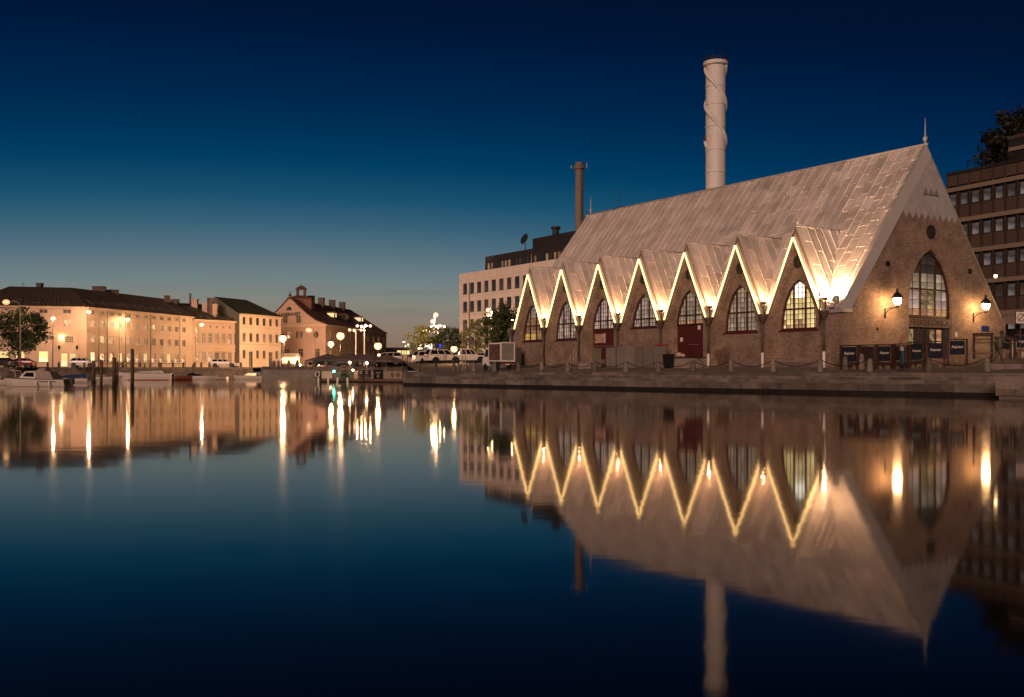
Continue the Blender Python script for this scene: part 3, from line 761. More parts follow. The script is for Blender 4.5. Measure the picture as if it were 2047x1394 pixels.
# ================================================================ buildings across the water
UP = Vector((0, 0, 1))
m_plaster1 = M('peach_plaster', (.50, .36, .275), .9, var=.12, scale=.25, bump=.1)
m_plaster2 = M('pink_plaster', (.46, .32, .25), .9, var=.16, scale=.3, bump=.1)
m_plaster3 = M('cream_plaster', (.58, .45, .36), .9, var=.1, scale=.25, bump=.1)
m_plaster4 = M('salmon_plaster', (.42, .28, .21), .9, var=.12, scale=.25, bump=.1)
m_trim = M('stone_trim', (.50, .36, .25), .85, var=.12)
m_roof_br = M('brown_sheet_roof', (.055, .040, .033), .6, var=.2, scale=.4)
m_roof_gr = M('green_sheet_roof', (.035, .038, .026), .6, var=.2, scale=.4)
m_roof_rd = M('red_tile_roof', (.11, .045, .030), .8, var=.3, scale=.8, bump=.4, bscale=4)
m_chim = M('chimney_brick', (.10, .075, .06), .9, var=.3, scale=1)
m_winframe = M('window_frame_far', (.42, .32, .24), .6, var=.1)
m_winframe_d = M('window_frame_dark', (.05, .035, .028), .5, var=.1)
gf_dark = glow_glass('far_glass_dark', S(30, 21, 16), S(78, 55, 40), .7, .35, rand=.5, rough=.3)
gf_mid = glow_glass('far_glass_mid', S(110, 80, 56), S(180, 134, 94), .7, .35, rand=.3, rough=.3)
gf_lit = glow_glass('far_glass_lit', S(250, 205, 120), S(255, 235, 175), 1.25, .5, rand=.3, rough=.3)
gf_spark = glow_glass('far_glass_sparkle', S(150, 96, 58), S(255, 230, 190), 1.0, 1.6, rand=.4, contrast=(.5, .62), rough=.3)
WM = {}
def far_window(w, h, style, frame):
    key = (round(w, 2), round(h, 2), style, frame.name)
    if key in WM: return WM[key]
    f = MB(); fw = .09
    for a in ((-w/2, -w/2+fw, -h/2, h/2), (w/2-fw, w/2, -h/2, h/2), (-w/2+fw, w/2-fw, h/2-fw, h/2), (-w/2+fw, w/2-fw, -h/2, -h/2+fw)): f.box(a[0], a[1], .10, .20, a[2], a[3])
    if style in ('double', 'cross'): f.box(-.045, .045, .11, .20, -h/2, h/2)
    if style == 'cross': f.box(-w/2, w/2, .12, .19, h*.14, h*.14+.08)
    if style == 'grid':
        for i in (1, 2, 3): f.box(-w/2+i*w/4-.04, -w/2+i*w/4+.04, .11, .2, -h/2, h/2)
        for i in (1, 2): f.box(-w/2, w/2, .12, .19, -h/2+i*h/3-.04, -h/2+i*h/3+.04)
    f.box(-w/2-.08, w/2+.08, -.08, .12, -h/2-.1, -h/2)
    WM[key] = (f.mesh('window', frame), {})
    return WM[key]
def facade(bt, A, B, z0, z1, mat, wins, frame=None, extra_top=None, name='wall'):
    """one straight front from A to B (left to right seen from outside) with real openings"""
    frame = frame or m_winframe
    A = Vector((*A, 0)); B = Vector((*B, 0)); d = B-A; L = d.length; rz = math.atan2(d.y, d.x)
    o0 = Vector(bt.location); o0.z = 0
    base = Matrix.Translation(A-o0) @ Matrix.Rotation(rz, 4, 'Z')
    outer = [(0, z0), (L, z0), (L, z1)]+(extra_top or [])+[(0, z1)]
    holes = [rect(s-w/2, s+w/2, zc-h/2, zc+h/2) for s, zc, w, h, g, st in wins]
    vs, fs = wall_hole(outer, holes, lambda s, z: (s, 0, z))
    mb = MB().add(vs, fs)
    for h in holes:
        for i in range(4):
            a, b = h[i], h[(i+1) % 4]; mb.face([(a[0], 0, a[1]), (b[0], 0, b[1]), (b[0], .22, b[1]), (a[0], .22, a[1])])
    w_ = mb.build(name, mat, bt, fix=False); w_.matrix_basis = base
    for s, zc, w, h, g, st in wins:
        me, panes = far_window(w, h, st, frame)
        o = link('window', me, bt, base @ Matrix.Translation((s, 0, zc)))
        if g.name not in panes: panes[g.name] = MB().box(-w/2+.03, w/2-.03, .15, .165, -h/2+.03, h/2-.03).mesh('pane', g)
        link('pane', panes[g.name], o)
    return base, L
def band(bt, base, L, z, h, out, mat, name='string_course', s0=-.05, s1=None):
    o = MB().box(s0, L+.05 if s1 is None else s1, -out, .05, z-h/2, z+h/2).build(name, mat, bt); o.matrix_basis = base; return o
def off_line(A, B, k):
    A = Vector(A); B = Vector(B); d = (B-A).normalized(); inn = Vector((-d.y, d.x)); return A+inn*k, B+inn*k
def isect(a, b, c, d):
    r = b-a; s = d-c; den = r.x*s.y-r.y*s.x; t = ((c.x-a.x)*s.y-(c.y-a.y)*s.x)/den; return a+r*t
def v3(p, z): return Vector((p[0], p[1], z))
def roof_mesh(bt, faces, mat, name='roof'):
    o0 = Vector((bt.location.x, bt.location.y, 0)); mb = MB()
    for f in faces: mb.face([p-o0 for p in f])
    return mb.build(name, mat, bt)
def chimney(parent, bt, p, z0, z1, w=1.0, dd=1.0, round_=False, mat=None):
    o0 = Vector((bt.location.x, bt.location.y, 0)); q = Vector(p)-o0 if len(p) == 3 else Vector((p[0], p[1], 0))-o0
    mb = MB()
    if round_: mb.lathe([(w/2, z0), (w/2, z1-.15), (w/2+.1, z1-.1), (w/2+.1, z1)], (q.x, q.y, 0), 12)
    else:
        mb.box(q.x-w/2, q.x+w/2, q.y-dd/2, q.y+dd/2, z0, z1-.2); mb.box(q.x-w/2-.09, q.x+w/2+.09, q.y-dd/2-.09, q.y+dd/2+.09, z1-.2, z1)
    return mb.build('chimney', mat or m_chim, parent)
def slope_frame(a, b, c):
    """frame on a roof slope: a lower left, b lower right, c a point up the slope"""
    u = (b-a).normalized(); n_ = u.cross(c-a).normalized(); w = n_.cross(u); return frame_mtx(a, u, w)
def seams_on(parent, bt, a, b, c, d, pitch, mat):
    """standing seams between eave a-b and ridge d-c"""
    o0 = Vector((bt.location.x, bt.location.y, 0)); mb = MB(); n_ = int((b-a).length/pitch)
    nn = (b-a).cross(d-a).normalized()
    if nn.z < 0: nn = -nn
    for i in range(1, n_):
        t = i/n_; p = a.lerp(b, t)-o0+nn*.03; q = d.lerp(c, t)-o0+nn*.03; mb.beam(p, q, .05, .08, nn)
    return stuff(mb.build('standing_seams', mat, parent))
rnd = random.Random(3)
# --- corner building with mansard-like sheet roof
Cc = Vector((-80.4, 190)); Lc = Cc+Vector((-.963, -.269))*21.0; Rc = Vector((-71.5, 225.0))
B1 = thing('corner_building', 'long peach plastered corner building with brown sheet roof and rows of small windows', 'building', (Cc.x, Cc.y, 1.87))
B1.location.z = 0
gl4 = lambda k: [gf_spark, gf_lit, gf_mid, gf_dark][k]
def wl1(s, i):
    r = [(s, 12.45, 1.25, .8, rnd.choice([gf_dark, gf_dark, gf_mid]), 'double'), (s, 10.35, 1.25, 1.2, rnd.choice([gf_dark, gf_mid, gf_mid]), 'double'),
         (s, 7.35, 1.3, 1.45, rnd.choice([gf_mid, gf_mid, gf_dark]), 'double'), (s, 3.95, 1.35, 1.9, gf_spark if i % 3 else gf_lit, 'double')]
    return r
wins = [w for i in range(12) for w in wl1(1.92+2.8*i, i)]
base, L = facade(B1, Cc, Rc, 1.0, 13.1, m_plaster1, wins)
for z in (11.5, 9.05): band(B1, base, L, z, .18, .12, m_trim)
band(B1, base, L, 13.2, .36, .45, m_trim, 'cornice'); band(B1, base, L, 2.3, .9, .08, m_trim, 'plinth')
for s in (6.1, 11.8, 20.3, 31): 
    o = MB().tube([(s, -.09, 2.0), (s, -.09, 13.0)], .06, 6).build('downpipe', m_iron, B1, True); o.matrix_basis = base
d1 = (Cc-Lc).length
WL = []
for s, rows in ((d1-3.4, 'abd'), (d1-7.5, 'abd'), (d1-11.5, 'abcd'), (d1-14.2, 'd'), (d1-17.5, 'abcd')):
    if 'a' in rows: WL.append((s, 12.45, 1.5, .8, gf_dark, 'double'))
    if 'b' in rows: WL.append((s, 10.35, 1.3, 1.25, gf_dark, 'double'))
    if 'd' in rows and abs(s-(d1-3.4)) > .1: WL.append((s, 3.95, 1.7, 2.1, gf_lit, 'plain'))
    if 'c' in rows: WL.append((s, 7.35, 1.3, 1.4, gf_mid, 'double'))
WL.append((d1-3.05, 7.2, 1.5, 1.25, gf_dark, 'grid'))
WL.append((d1-3.9, 3.35, 1.25, 2.6, gf_lit, 'plain')); WL.append((d1-2.45, 3.35, 1.25, 2.6, gf_lit, 'plain'))
base, L = facade(B1, Lc, Cc, 1.0, 13.1, m_plaster1, WL)
for z in (11.5, 9.05): band(B1, base, L, z, .18, .12, m_trim)
band(B1, base, L, 13.2, .36, .45, m_trim, 'cornice'); band(B1, base, L, 2.3, .9, .08, m_trim, 'plinth', s1=L-6.2)
for a in ((d1-5.2, d1-4.8, 2, 8.4), (d1-1.6, d1-1.2, 2, 8.4), (d1-5.3, d1-1.1, 8.3, 8.7)):
    o = MB().box(a[0], a[1], -.14, .05, a[2], a[3]).build('portal_trim', m_trim, B1); o.matrix_basis = base
tm = text_mesh('■ Göteborgs stad', .34, m_winframe_d, 'lettering', .01) if False else None
o = MB().sph((d1-4.35, -.5, 7.55), .28, 10, 6).build('entrance_lamp', E('entrance_glow', (1, .66, .30), 40), B1, True); o.matrix_basis = base
for s in (d1-4.75, d1-1.65):
    o = MB().lathe([(.05, 0), (.16, .1), (.2, .5), (.22, .55), (.08, .75), (.02, .85)], (s, -.3, 5.3), 8).build('wall_lantern', m_black, B1, True); o.matrix_basis = base
# its roof
ez = 13.4; rzz = 17.4
e_ = -.45
a1, b1 = off_line(Lc, Cc, e_); a2, b2 = off_line(Cc, Rc, e_); Ce = isect(a1, b1, a2, b2); Le = a1+(a1-b1).normalized()*.4; Re = b2
m1, n1 = off_line(Lc, Cc, 6); m2, n2 = off_line(Cc, Rc, 6); K1 = isect(m1, n1, m2, n2); R0 = m1+(n1-m1).normalized()*6.5; R2 = n2
k1, l1 = off_line(Lc, Cc, 12.4); k2, l2 = off_line(Cc, Rc, 12.4); Kb = isect(k1, l1, k2, l2); Lb = k1; Rb = l2
rf = roof_mesh(B1, [[v3(Le, ez), v3(Ce, ez), v3(K1, rzz), v3(R0, rzz)], [v3(Le, ez), v3(R0, rzz), v3(Lb, ez)], [v3(Ce, ez), v3(Re, ez), v3(R2, rzz), v3(K1, rzz)],
                    [v3(Lb, ez), v3(R0, rzz), v3(K1, rzz), v3(Kb, ez)], [v3(Kb, ez), v3(K1, rzz), v3(R2, rzz), v3(Rb, ez)], [v3(Re, ez), v3(Rb, ez), v3(R2, rzz)]], m_roof_br)
MB().add(*(lambda pts: ([p-Vector((Cc.x, Cc.y, 0)) for p in pts], [(0, 1, 2, 3), (4, 5, 6, 7)]))([v3(Lb, 1), v3(Kb, 1), v3(Kb, ez), v3(Lb, ez), v3(Rc, 1), v3(Rb, 1), v3(Rb, ez), v3(Rc, ez)])).build('rear_wall', m_plaster1, B1)
seams_on(rf, B1, v3(Le, ez), v3(Ce, ez), v3(K1, rzz), v3(R0, rzz), .9, m_roof_br)
seams_on(rf, B1, v3(Ce, ez), v3(Re, ez), v3(R2, rzz), v3(K1, rzz), .9, m_roof_br)
def skylights(bt, parent, a, b, c, ss, w=1.0, h=1.3, up=1.3):
    o0 = Vector((bt.location.x, bt.location.y, 0)); fm = Matrix.Translation(-o0) @ slope_frame(a, b, c)
    fr_ = MB()
    for q in ((-w/2, -w/2+.1, 0, h), (w/2-.1, w/2, 0, h), (-w/2, w/2, 0, .1), (-w/2, w/2, h-.1, h)): fr_.box(q[0], q[1], q[2], q[3], .0, .16)
    me = fr_.mesh('skylight', m_roof_br); gm = MB().box(-w/2+.08, w/2-.08, .08, h-.08, .05, .1).mesh('pane', g_dark)
    for s in ss:
        o = link('skylight', me, bt, fm @ Matrix.Translation((s, up, 0))); link('pane', gm, o)
skylights(B1, rf, v3(Le, ez), v3(Ce, ez), v3(K1, rzz), (d1-3.4, d1-8.3, d1-11.7, d1-15), 1.6, 1.1)
skylights(B1, rf, v3(Ce, ez), v3(Re, ez), v3(R2, rzz), [3+2.1*i for i in range(15)], 1.1, 1.4)
chimney(rf, B1, at(79, 196), 16.5, 18.4, 1.0); chimney(rf, B1, at(198, 205), 16.6, 18.5, 2.2, 1.6); chimney(rf, B1, at(220, 208), 16.6, 18.05, 3.0, 1.4)
chimney(rf, B1, at(334, 222), 16.4, 17.9, 1.0)
an = MB(); q = at(46, 196)-Vector((Cc.x, Cc.y, 0)); an.tube([(q.x, q.y, 17), (q.x, q.y, 18.6)], .03, 5); an.beam((q.x-.5, q.y, 18.3), (q.x+.5, q.y, 18.4), .04, .04); an.beam((q.x-.3, q.y, 18.0), (q.x+.3, q.y, 18.1), .04, .04)
an.build('antenna', m_black, rf)
# --- pink building
A2, E2 = Vector((-71.5, 225.02)), Vector((-64.1, 236.7))
B2 = thing('pink_building', 'pink plastered building with arched ground-floor windows and dark roof with chimneys', 'building', (A2.x, A2.y, 0))
L2 = (E2-A2).length; wins = []
for i in range(7):
    s = 1.25+i*(L2-2.3)/6
    wins.append((s, 11.35, .45, .6, g_dark, 'plain')); wins.append((s, 8.75, 1.05, 2.4, [gf_dark, gf_dark, gf_dark, gf_mid, gf_mid, gf_spark, gf_spark][i], 'cross'))
    if i == 3: wins.append((s, 4.1, 1.3, 3.0, gf_dark, 'plain'))
    else: wins.append((s, 4.5, 1.1, 2.2, gf_spark if i in (0, 2, 6) else gf_mid, 'cross'))
base, L = facade(B2, A2, E2, 1.0, 12.6, m_plaster2, wins)
band(B2, base, L, 6.9, .3, .2, m_trim); band(B2, base, L, 10.6, .14, .1, m_trim); band(B2, base, L, 12.7, .4, .5, m_trim, 'cornice'); band(B2, base, L, 2.3, 1.0, .08, m_trim, 'plinth')
for i in range(7):
    s = 1.25+i*(L2-2.3)/6
    mb = MB()
    for j in range(8):
        t0, t1 = math.pi*j/8, math.pi*(j+1)/8
        q = [(math.cos(t)*r, math.sin(t)*r) for t, r in ((t0, .62), (t1, .62), (t1, .85), (t0, .85))]
        mb.hexa([(s+u, -.1, 5.5+z*.55) for u, z in q]+[(s+u, .03, 5.5+z*.55) for u, z in q])
    o = mb.build('arch_trim', m_trim, B2); o.matrix_basis = base
ei, ej = off_line(A2, E2, -.5); ri, rj = off_line(A2, E2, 6.5); bi, bj = off_line(A2, E2, 13)
rf2 = roof_mesh(B2, [[v3(ei, 12.9), v3(ej, 12.9), v3(rj, 16.4), v3(ri, 16.4)], [v3(ri, 16.4), v3(rj, 16.4), v3(bj, 12.9), v3(bi, 12.9)]], m_roof_gr)
roof_mesh(B2, [[v3(bi, 1), v3(bj, 1), v3(bj, 12.9), v3(bi, 12.9)]], m_plaster2, 'rear_wall')
skylights(B2, rf2, v3(ei, 12.9), v3(ej, 12.9), v3(rj, 16.4), [1.2+1.9*i for i in range(7)], .9, 1.2, 1.0)
for px, y0, y1, w, rd in ((350, 598.5, 614, 1.5, 0), (389, 598, 620, 1.3, 0), (410, 606, 620, 1.2, 0), (421, 596, 622, 1.7, 1), (428, 608, 622, 1.1, 0), (417, 616, 626, .5, 0)):
    p = at(px, 233); f_ = 233/2010; chimney(rf2, B2, p, 1.35+(741-y1)*f_-2.0, 1.35+(741-y0)*f_, w, 1.2, bool(rd), m_chim if px not in (389, 410, 428) else m_plaster2)
p = at(380, 233); chimney(rf2, B2, p, 15, 1.35+(741-587)*233/2010, .42, .42, True, m_iron)
o = roof_mesh(B2, [], m_black, 'roof_box'); bpy.data.objects.remove(o)
pa, pb = at(356, 236)-Vector((A2.x, A2.y, 0)), at(412, 240)-Vector((A2.x, A2.y, 0))
MB().hexa([Vector((pa.x, pa.y, 14)), Vector((pb.x, pb.y, 14)), Vector((pb.x, pb.y+3, 14)), Vector((pa.x, pa.y+3, 14)), Vector((pa.x, pa.y, 17.2)), Vector((pb.x, pb.y, 17.2)), Vector((pb.x, pb.y+3, 17.2)), Vector((pa.x, pa.y+3, 17.2))]).build('roof_box', m_black, rf2)
# --- cream building with green roof
A3, E3 = Vector((-63.7, 235.0)), Vector((-57.4, 249.8))
B3 = thing('cream_building', 'cream three-storey building with dark green gabled roof', 'building', (A3.x, A3.y, 0))
L3 = (E3-A3).length; wins = []
for i in range(6):
    s = 1.75+i*(L3-3.4)/5
    wins.append((s, 13.1, 1.15, 1.85, gf_dark, 'plain')); wins.append((s, 9.2, 1.15, 2.1, [gf_mid, gf_dark, gf_dark, gf_mid, gf_mid, gf_dark][i], 'plain'))
    if i in (1, 4): wins.append((s, 4.0, 1.5, 3.8, gf_dark, 'cross'))
    else: wins.append((s, 5.2, 1.05, 2.0, gf_dark, 'plain'))
base, L = facade(B3, A3, E3, 1.0, 14.5, m_plaster3, wins, m_winframe)
band(B3, base, L, 7.6, .25, .15, m_trim); band(B3, base, L, 14.55, .3, .4, m_trim, 'cornice'); band(B3, base, L, 11.6, .12, .08, m_trim); band(B3, base, L, 2.2, .7, .06, m_trim, 'plinth', s1=1.2)
in3 = Vector((-(E3-A3).y, (E3-A3).x)).normalized(); dr3 = (E3-A3).normalized()
D3 = 14.0; Ra = A3+in3*D3/2; Rb3 = E3+in3*D3/2-dr3*4.5; Bk = A3+in3*D3; Bk2 = E3+in3*D3
eA = A3-in3*.4; eE = E3-in3*.4+dr3*.3
rf3 = roof_mesh(B3, [[v3(eA, 14.7), v3(eE, 14.7), v3(Rb3, 18.8), v3(Ra, 18.8)], [v3(eE, 14.7), v3(Bk2, 14.7), v3(Rb3, 18.8)], [v3(Ra, 18.8), v3(Rb3, 18.8), v3(Bk2, 14.7), v3(Bk, 14.7)]], m_roof_gr)
roof_mesh(B3, [[v3(A3, 1), v3(A3, 14.6), v3(Ra, 18.75), v3(Bk, 14.6), v3(Bk, 1)]], M('grey_render', (.12, .11, .09), .9, var=.15), 'side_wall')
roof_mesh(B3, [[v3(E3, 1), v3(E3, 14.6), v3(Bk2, 14.6), v3(Bk2, 1)]], m_plaster3, 'side_wall')
# --- warehouse with curved gable and lettering
A4, E4 = Vector((-68.2, 268.0)), Vector((-47.3, 255.0))
B4 = thing('warehouse', 'old warehouse with lettered curved gable, red roof and open roof turret', 'building', (A4.x, A4.y, 0))
L4 = (E4-A4).length; zE, zA = 13.0, 19.9
top = [(L4-.2, zE+.1), (L4*.86, zE+1.15), (L4*.74, zE+2.9), (L4*.62, zE+5.0), (L4*.52, zA), (L4*.48, zA), (L4*.38, zE+5.0), (L4*.26, zE+2.9), (L4*.14, zE+1.15)]
wins = []
for s in (L4*.43, L4*.62): wins.append((s, 14.6, 1.7, 2.0, gf_dark, 'cross'))
for s in (L4*.48, L4*.6, L4*.66): wins.append((s, 10.6, 1.1, 1.9, gf_dark if s > L4*.5 else gf_spark, 'double'))
for s in (L4*.65, L4*.88, L4*.45): wins.append((s, 5.9, 1.9, 2.2, gf_dark, 'cross'))
base4, L = facade(B4, A4, E4, 1.0, zE, m_plaster4, wins, None, top)
band(B4, base4, L, 12.9, .5, .3, m_trim, 'cornice'); band(B4, base4, L, 3.6, .2, .15, m_trim)
o = MB().prism([(L4*.49+math.cos(math.pi*i/10)*.95, -.06, 17.0+math.sin(math.pi*i/10)*.95) for i in range(11)], (0, .05, 0)).build('lunette', g_dark, B4); o.matrix_basis = base4
o = MB().lathe([(.85, 0), (.85, .06), (.6, .08)], (0, 0, 0), 16).build('round_window', m_winframe_d, B4); o.matrix_basis = base4 @ Matrix.Translation((L4*.87, -.02, 10.5)) @ Matrix.Rotation(R(90), 4, 'X')
tm = text_mesh('LAGERHUSET', 1.15, m_winframe_d, 'lettering', .03, bold=.03); xs = [v.co.x for v in tm.vertices]; k_ = 7.6/(max(xs)-min(xs))
o = link('lettering', tm, B4, base4 @ Matrix.Translation((L4*.50, -.08, 15.95)) @ Matrix.Rotation(R(90), 4, 'X') @ Matrix.Scale(k_, 4, (1, 0, 0)))
F4 = Vector((-38.6, 309.0)); d4 = (F4-E4); LS = d4.length
wins = []
for i in range(10):
    s = 3+i*(LS-6)/9
    for z, h in ((10.6, 1.8), (5.9, 2.0)): wins.append((s, z, 1.6, h, gf_dark if i % 4 else gf_mid, 'double'))
base, L = facade(B4, E4, F4, 1.0, zE, m_plaster4, wins); band(B4, base, L, 12.9, .4, .3, m_trim, 'cornice')
gd = (E4-A4).normalized(); prof = [(0, zE)]+[(L4-s, z) for s, z in top]+[(L4, zE)]
prof = sorted(set([(0.0, zE), (L4, zE)]+[(s, z) for s, z in top]))
bk = d4.normalized()
faces = []
def pr4(s, z, t): return v3(A4+gd*s+bk*t, z+.12)
for (s0, z0), (s1, z1) in zip(prof, prof[1:]):
    faces.append([pr4(s0, z0, .25), pr4(s1, z1, .25), pr4(s1, z1, LS-(6 if z1 > 15 else 1)), pr4(s0, z0, LS-(6 if z0 > 15 else 1))])
rf4 = roof_mesh(B4, faces, m_roof_rd)
roof_mesh(B4, [[pr4(0, zE-.1, LS), pr4(L4, zE-.1, LS), pr4(L4*.52, zA, LS-6), pr4(L4*.48, zA, LS-6)]], m_roof_rd, 'roof_end')
# edge cap on the gable
mb = MB(); o0 = Vector((A4.x, A4.y, 0))
for (s0, z0), (s1, z1) in zip(prof, prof[1:]): mb.beam(pr4(s0, z0+.1, 0)-o0, pr4(s1, z1+.1, 0)-o0, .5, .22)
mb.build('gable_capping', m_roof_rd, B4)
MB().lathe([(.35, 0), (.35, .9), (.5, 1.0), (.3, 1.2), (.15, 1.5), (.05, 2.2)], tuple(pr4(L4*.5, zA-.1, .1)-o0), 8).build('gable_finial', m_roof_rd, B4)
for t in (14, 22, 31, 40): chimney(rf4, B4, pr4(L4*.53, zA, t), zA-1.0, zA+1.9, 1.7, 1.5, False, m_chim)
tp = pr4(L4*.5, zA, 8)-o0; tur = MB()
tur.box(tp.x-3.2, tp.x+3.2, tp.y-2.5, tp.y+2.5, zA-2.5, zA+.7)
tb = MB().add([(tp.x-3.4, tp.y-2.7, zA+.7), (tp.x+3.4, tp.y-2.7, zA+.7), (tp.x+3.4, tp.y+2.7, zA+.7), (tp.x-3.4, tp.y+2.7, zA+.7), (tp.x-1.1, tp.y-1.1, zA+1.5), (tp.x+1.1, tp.y-1.1, zA+1.5), (tp.x+1.1, tp.y+1.1, zA+1.5), (tp.x-1.1, tp.y+1.1, zA+1.5)], [(0, 1, 5, 4), (1, 2, 6, 5), (2, 3, 7, 6), (3, 0, 4, 7), (4, 5, 6, 7)])
tr = tb.build('turret', m_roof_rd, rf4); tur.build('turret_base', m_roof_rd, rf4)
mb = MB()
for sx_ in (-1, 1):
    for sy_ in (-1, 1): mb.box(tp.x+sx_*.95-.16, tp.x+sx_*.95+.16, tp.y+sy_*.95-.16, tp.y+sy_*.95+.16, zA+1.5, zA+3.2)
mb.build('turret_posts', m_roof_rd, rf4)
MB().lathe([(1.6, 0), (1.55, .1), (1.25, .45), (.7, .8), (.15, 1.0), (.08, 1.3), (.02, 1.5)], (tp.x, tp.y, zA+3.2), 8).build('turret_cap', m_roof_rd, rf4)
for t, lit in ((20, 1), (30, 0), (44, 1)):
    q = pr4(L4*.70, zE+3.2, t)-o0
    dm = MB().box(q.x-.8, q.x+1.6, q.y-1.2, q.y+1.2, q.z-.6, q.z+1.3).build('roof_dormer', m_roof_rd, rf4)
    MB().box(q.x+1.6, q.x+1.63, q.y-.9, q.y+.9, q.z-.2, q.z+.9).build('dormer_window', gf_lit if lit else g_dark, rf4)
    MB().box(q.x-.6, q.x+1.3, q.y-1.23, q.y-1.2, q.z-.2, q.z+.9).build('dormer_window', gf_lit if lit else g_dark, rf4)
# --- kiosk with strings of bulbs at the foot of the warehouse
kp = at(575, 205, 1.87); K = thing('lit_kiosk', 'brightly lit kiosk with glowing bulbs beside the globe lamp post', 'kiosk', kp)
MB().box(-1.6, 2.2, 0, 2, 2.2, 2.5).build('canopy', m_trim, K); MB().box(-1.4, 2.0, .5, 1.9, 0, 2.2).build('interior', E('kiosk_glow', (1, .62, .32), 1.6), K)
MB().box(-1.7, 2.3, -.2, .2, 2.5, 3.0).build('fascia', m_plaster3, K)
MB().box(-1.5, 2.1, .1, .3, 0, .95).build('counter', m_wood, K)
for x, z in ((-1.0, 1.7), (1.9, 2.0), (1.3, 1.1), (2.6, .6), (3.7, .75), (5.1, .7), (6.4, .65)): MB().sph((x, -.4, z), .17, 10, 6).build('bulb', E('bulb_glow', (1, .66, .32), 45), K, True)
for x in (3.0, 5.0): MB().box(x-.5, x+.5, -.3, .3, .3, .4).build('table', m_wood, K)

# ================================================================ white office block behind the hall
OA = Vector((-9.93, 190.0)); OD = Vector((.5527, -.8333)); OB = OA+OD*50
m_clad = M('pink_white_cladding', (.60, .525, .49), .7, var=.06, scale=.3)
m_darkclad = M('dark_cladding', (.02, .018, .018), .6, var=.3, scale=.4)
W = thing('white_office', 'pale office block with grid of dark windows and black rooftop storey', 'office', (OA.x, OA.y, 0))
wins = []
for r_, z in enumerate((16.65, 13.25, 9.85, 6.6)):
    for i in range(19):
        wins.append((2.02+2.5*i, z, 1.5, 2.0, rnd.choice([g_dark, g_dark, gf_dark]), 'plain'))
for i in range(12): wins.append((2.1+2.5*i, 3.55, 1.4, 2.6, rnd.choice([gf_lit, gf_lit, g_yellow, gf_dark]), 'plain'))
base, L = facade(W, OA, OB, 1.0, 19.4, m_clad, wins, m_winframe_d)
mb = MB()
for i in range(21): mb.box(.76+2.5*i-.02, .76+2.5*i+.02, -.015, .02, 5.2, 19.35)
for z in (18.2, 15.1, 11.7, 8.3): mb.box(0, L, -.012, .02, z-.02, z+.02)
o = mb.build('cladding_joints', M('joint', (.40, .29, .25), .8), W); o.matrix_basis = base
back = Vector((.8333, .5527))
o0 = Vector((OA.x, OA.y, 0))
roof_mesh(W, [[v3(OA, 19.4), v3(OB, 19.4), v3(OB+back*25, 19.4), v3(OA+back*25, 19.4)], [v3(OA, 1), v3(OA, 19.4), v3(OA+back*25, 19.4), v3(OA+back*25, 1)]], m_clad, 'flat_roof')
o = MB().box(-.03, L, -.06, .3, 19.3, 19.55).build('parapet', m_clad, W); o.matrix_basis = base
p0 = OA+OD*6.6+back*1.6
def wbox(name, s0, s1, b0, b1, z0, z1, mat, parent=W):
    o = MB().box(s0, s1, b0, b1, z0, z1).build(name, mat, parent); o.matrix_basis = base; return o
pent = wbox('rooftop_storey', 6.6, 50, 1.6, 16, 19.4, 22.3, m_darkclad)
for i in range(26): o = MB().box(7.6+1.15*i, 8.15+1.15*i, 1.52, 1.6, 19.9, 21.0).build('rooftop_window', rnd.choice([g_dark, g_dark, gf_mid, gf_dark] if i < 18 else [gf_lit, gf_mid]), W); o.matrix_basis = base
wbox('rooftop_plant', 20.5, 50, 2.6, 15, 22.3, 24.2, m_darkclad)
wbox('rooftop_plant', 37, 50, 2.4, 15, 24.2, 25.4, m_darkclad)
o = MB().lathe([(.6, 0), (.6, 1.2), (.85, 1.25), (.85, 1.6)], (25.4, 4, 24.2), 10).build('vent', m_darkclad, W); o.matrix_basis = base
o = MB().lathe([(2.6, 0), (2.6, .3), (2.0, .9), (.6, 1.1)], (35.5, 5, 24.2), 16).build('roof_dome', m_darkclad, W); o.matrix_basis = base
ds = thing('satellite_dish', 'round satellite dish on the roof edge of the pale office block', 'satellite dish', OA.to_3d()+OD.to_3d()*18.9+back.to_3d()*2.2+Vector((0, 0, 22.3)))
MB().tube([(0, 0, 0), (0, 0, 1.3)], .08, 6).build('mast', m_black, ds); 
dd_ = MB().lathe([(.02, 0), (.5, .06), (.85, .18), (1.0, .3)], (0, 0, 0), 16).build('dish', m_darkclad, ds); dd_.location = (0, 0, 1.9); dd_.rotation_euler = (R(70), 0, R(-55))
mb = MB(); mb.tube([(0, 0, 0), (0, 0, 6)], .05, 5); mb.beam((-.9, 0, 2.8), (.9, 0, 2.8), .05, .05); mb.beam((-.5, 0, 3.2), (.5, 0, 3.2), .05, .05); mb.beam((-.5, 0, .5), (.5, 0, .5), .05, .05)
o = mb.build('roof_antenna', m_black); o.location = (OA+OD*40+back*6).to_3d()+Vector((0, 0, 24.2)); tag(o, 'thin black aerial mast on the office roof beside the slim chimney', 'antenna')
mb = MB().tube([(0, 0, 0), (1.7, 0, 3.6)], .03, 4); o = mb.build('whip_antenna', m_black); o.location = (OA+OD*31.5+back*4).to_3d()+Vector((0, 0, 24.2)); tag(o, 'slanting whip aerial on the black rooftop storey', 'antenna')
# flagpole in front of the office
tag(MB().tube([at(938, 150, 1.87), at(938, 150, 14.5)], [.10, .05], 6).build('flagpole', m_iron, smooth=True), 'bare flagpole in front of the pale office block', 'flagpole')

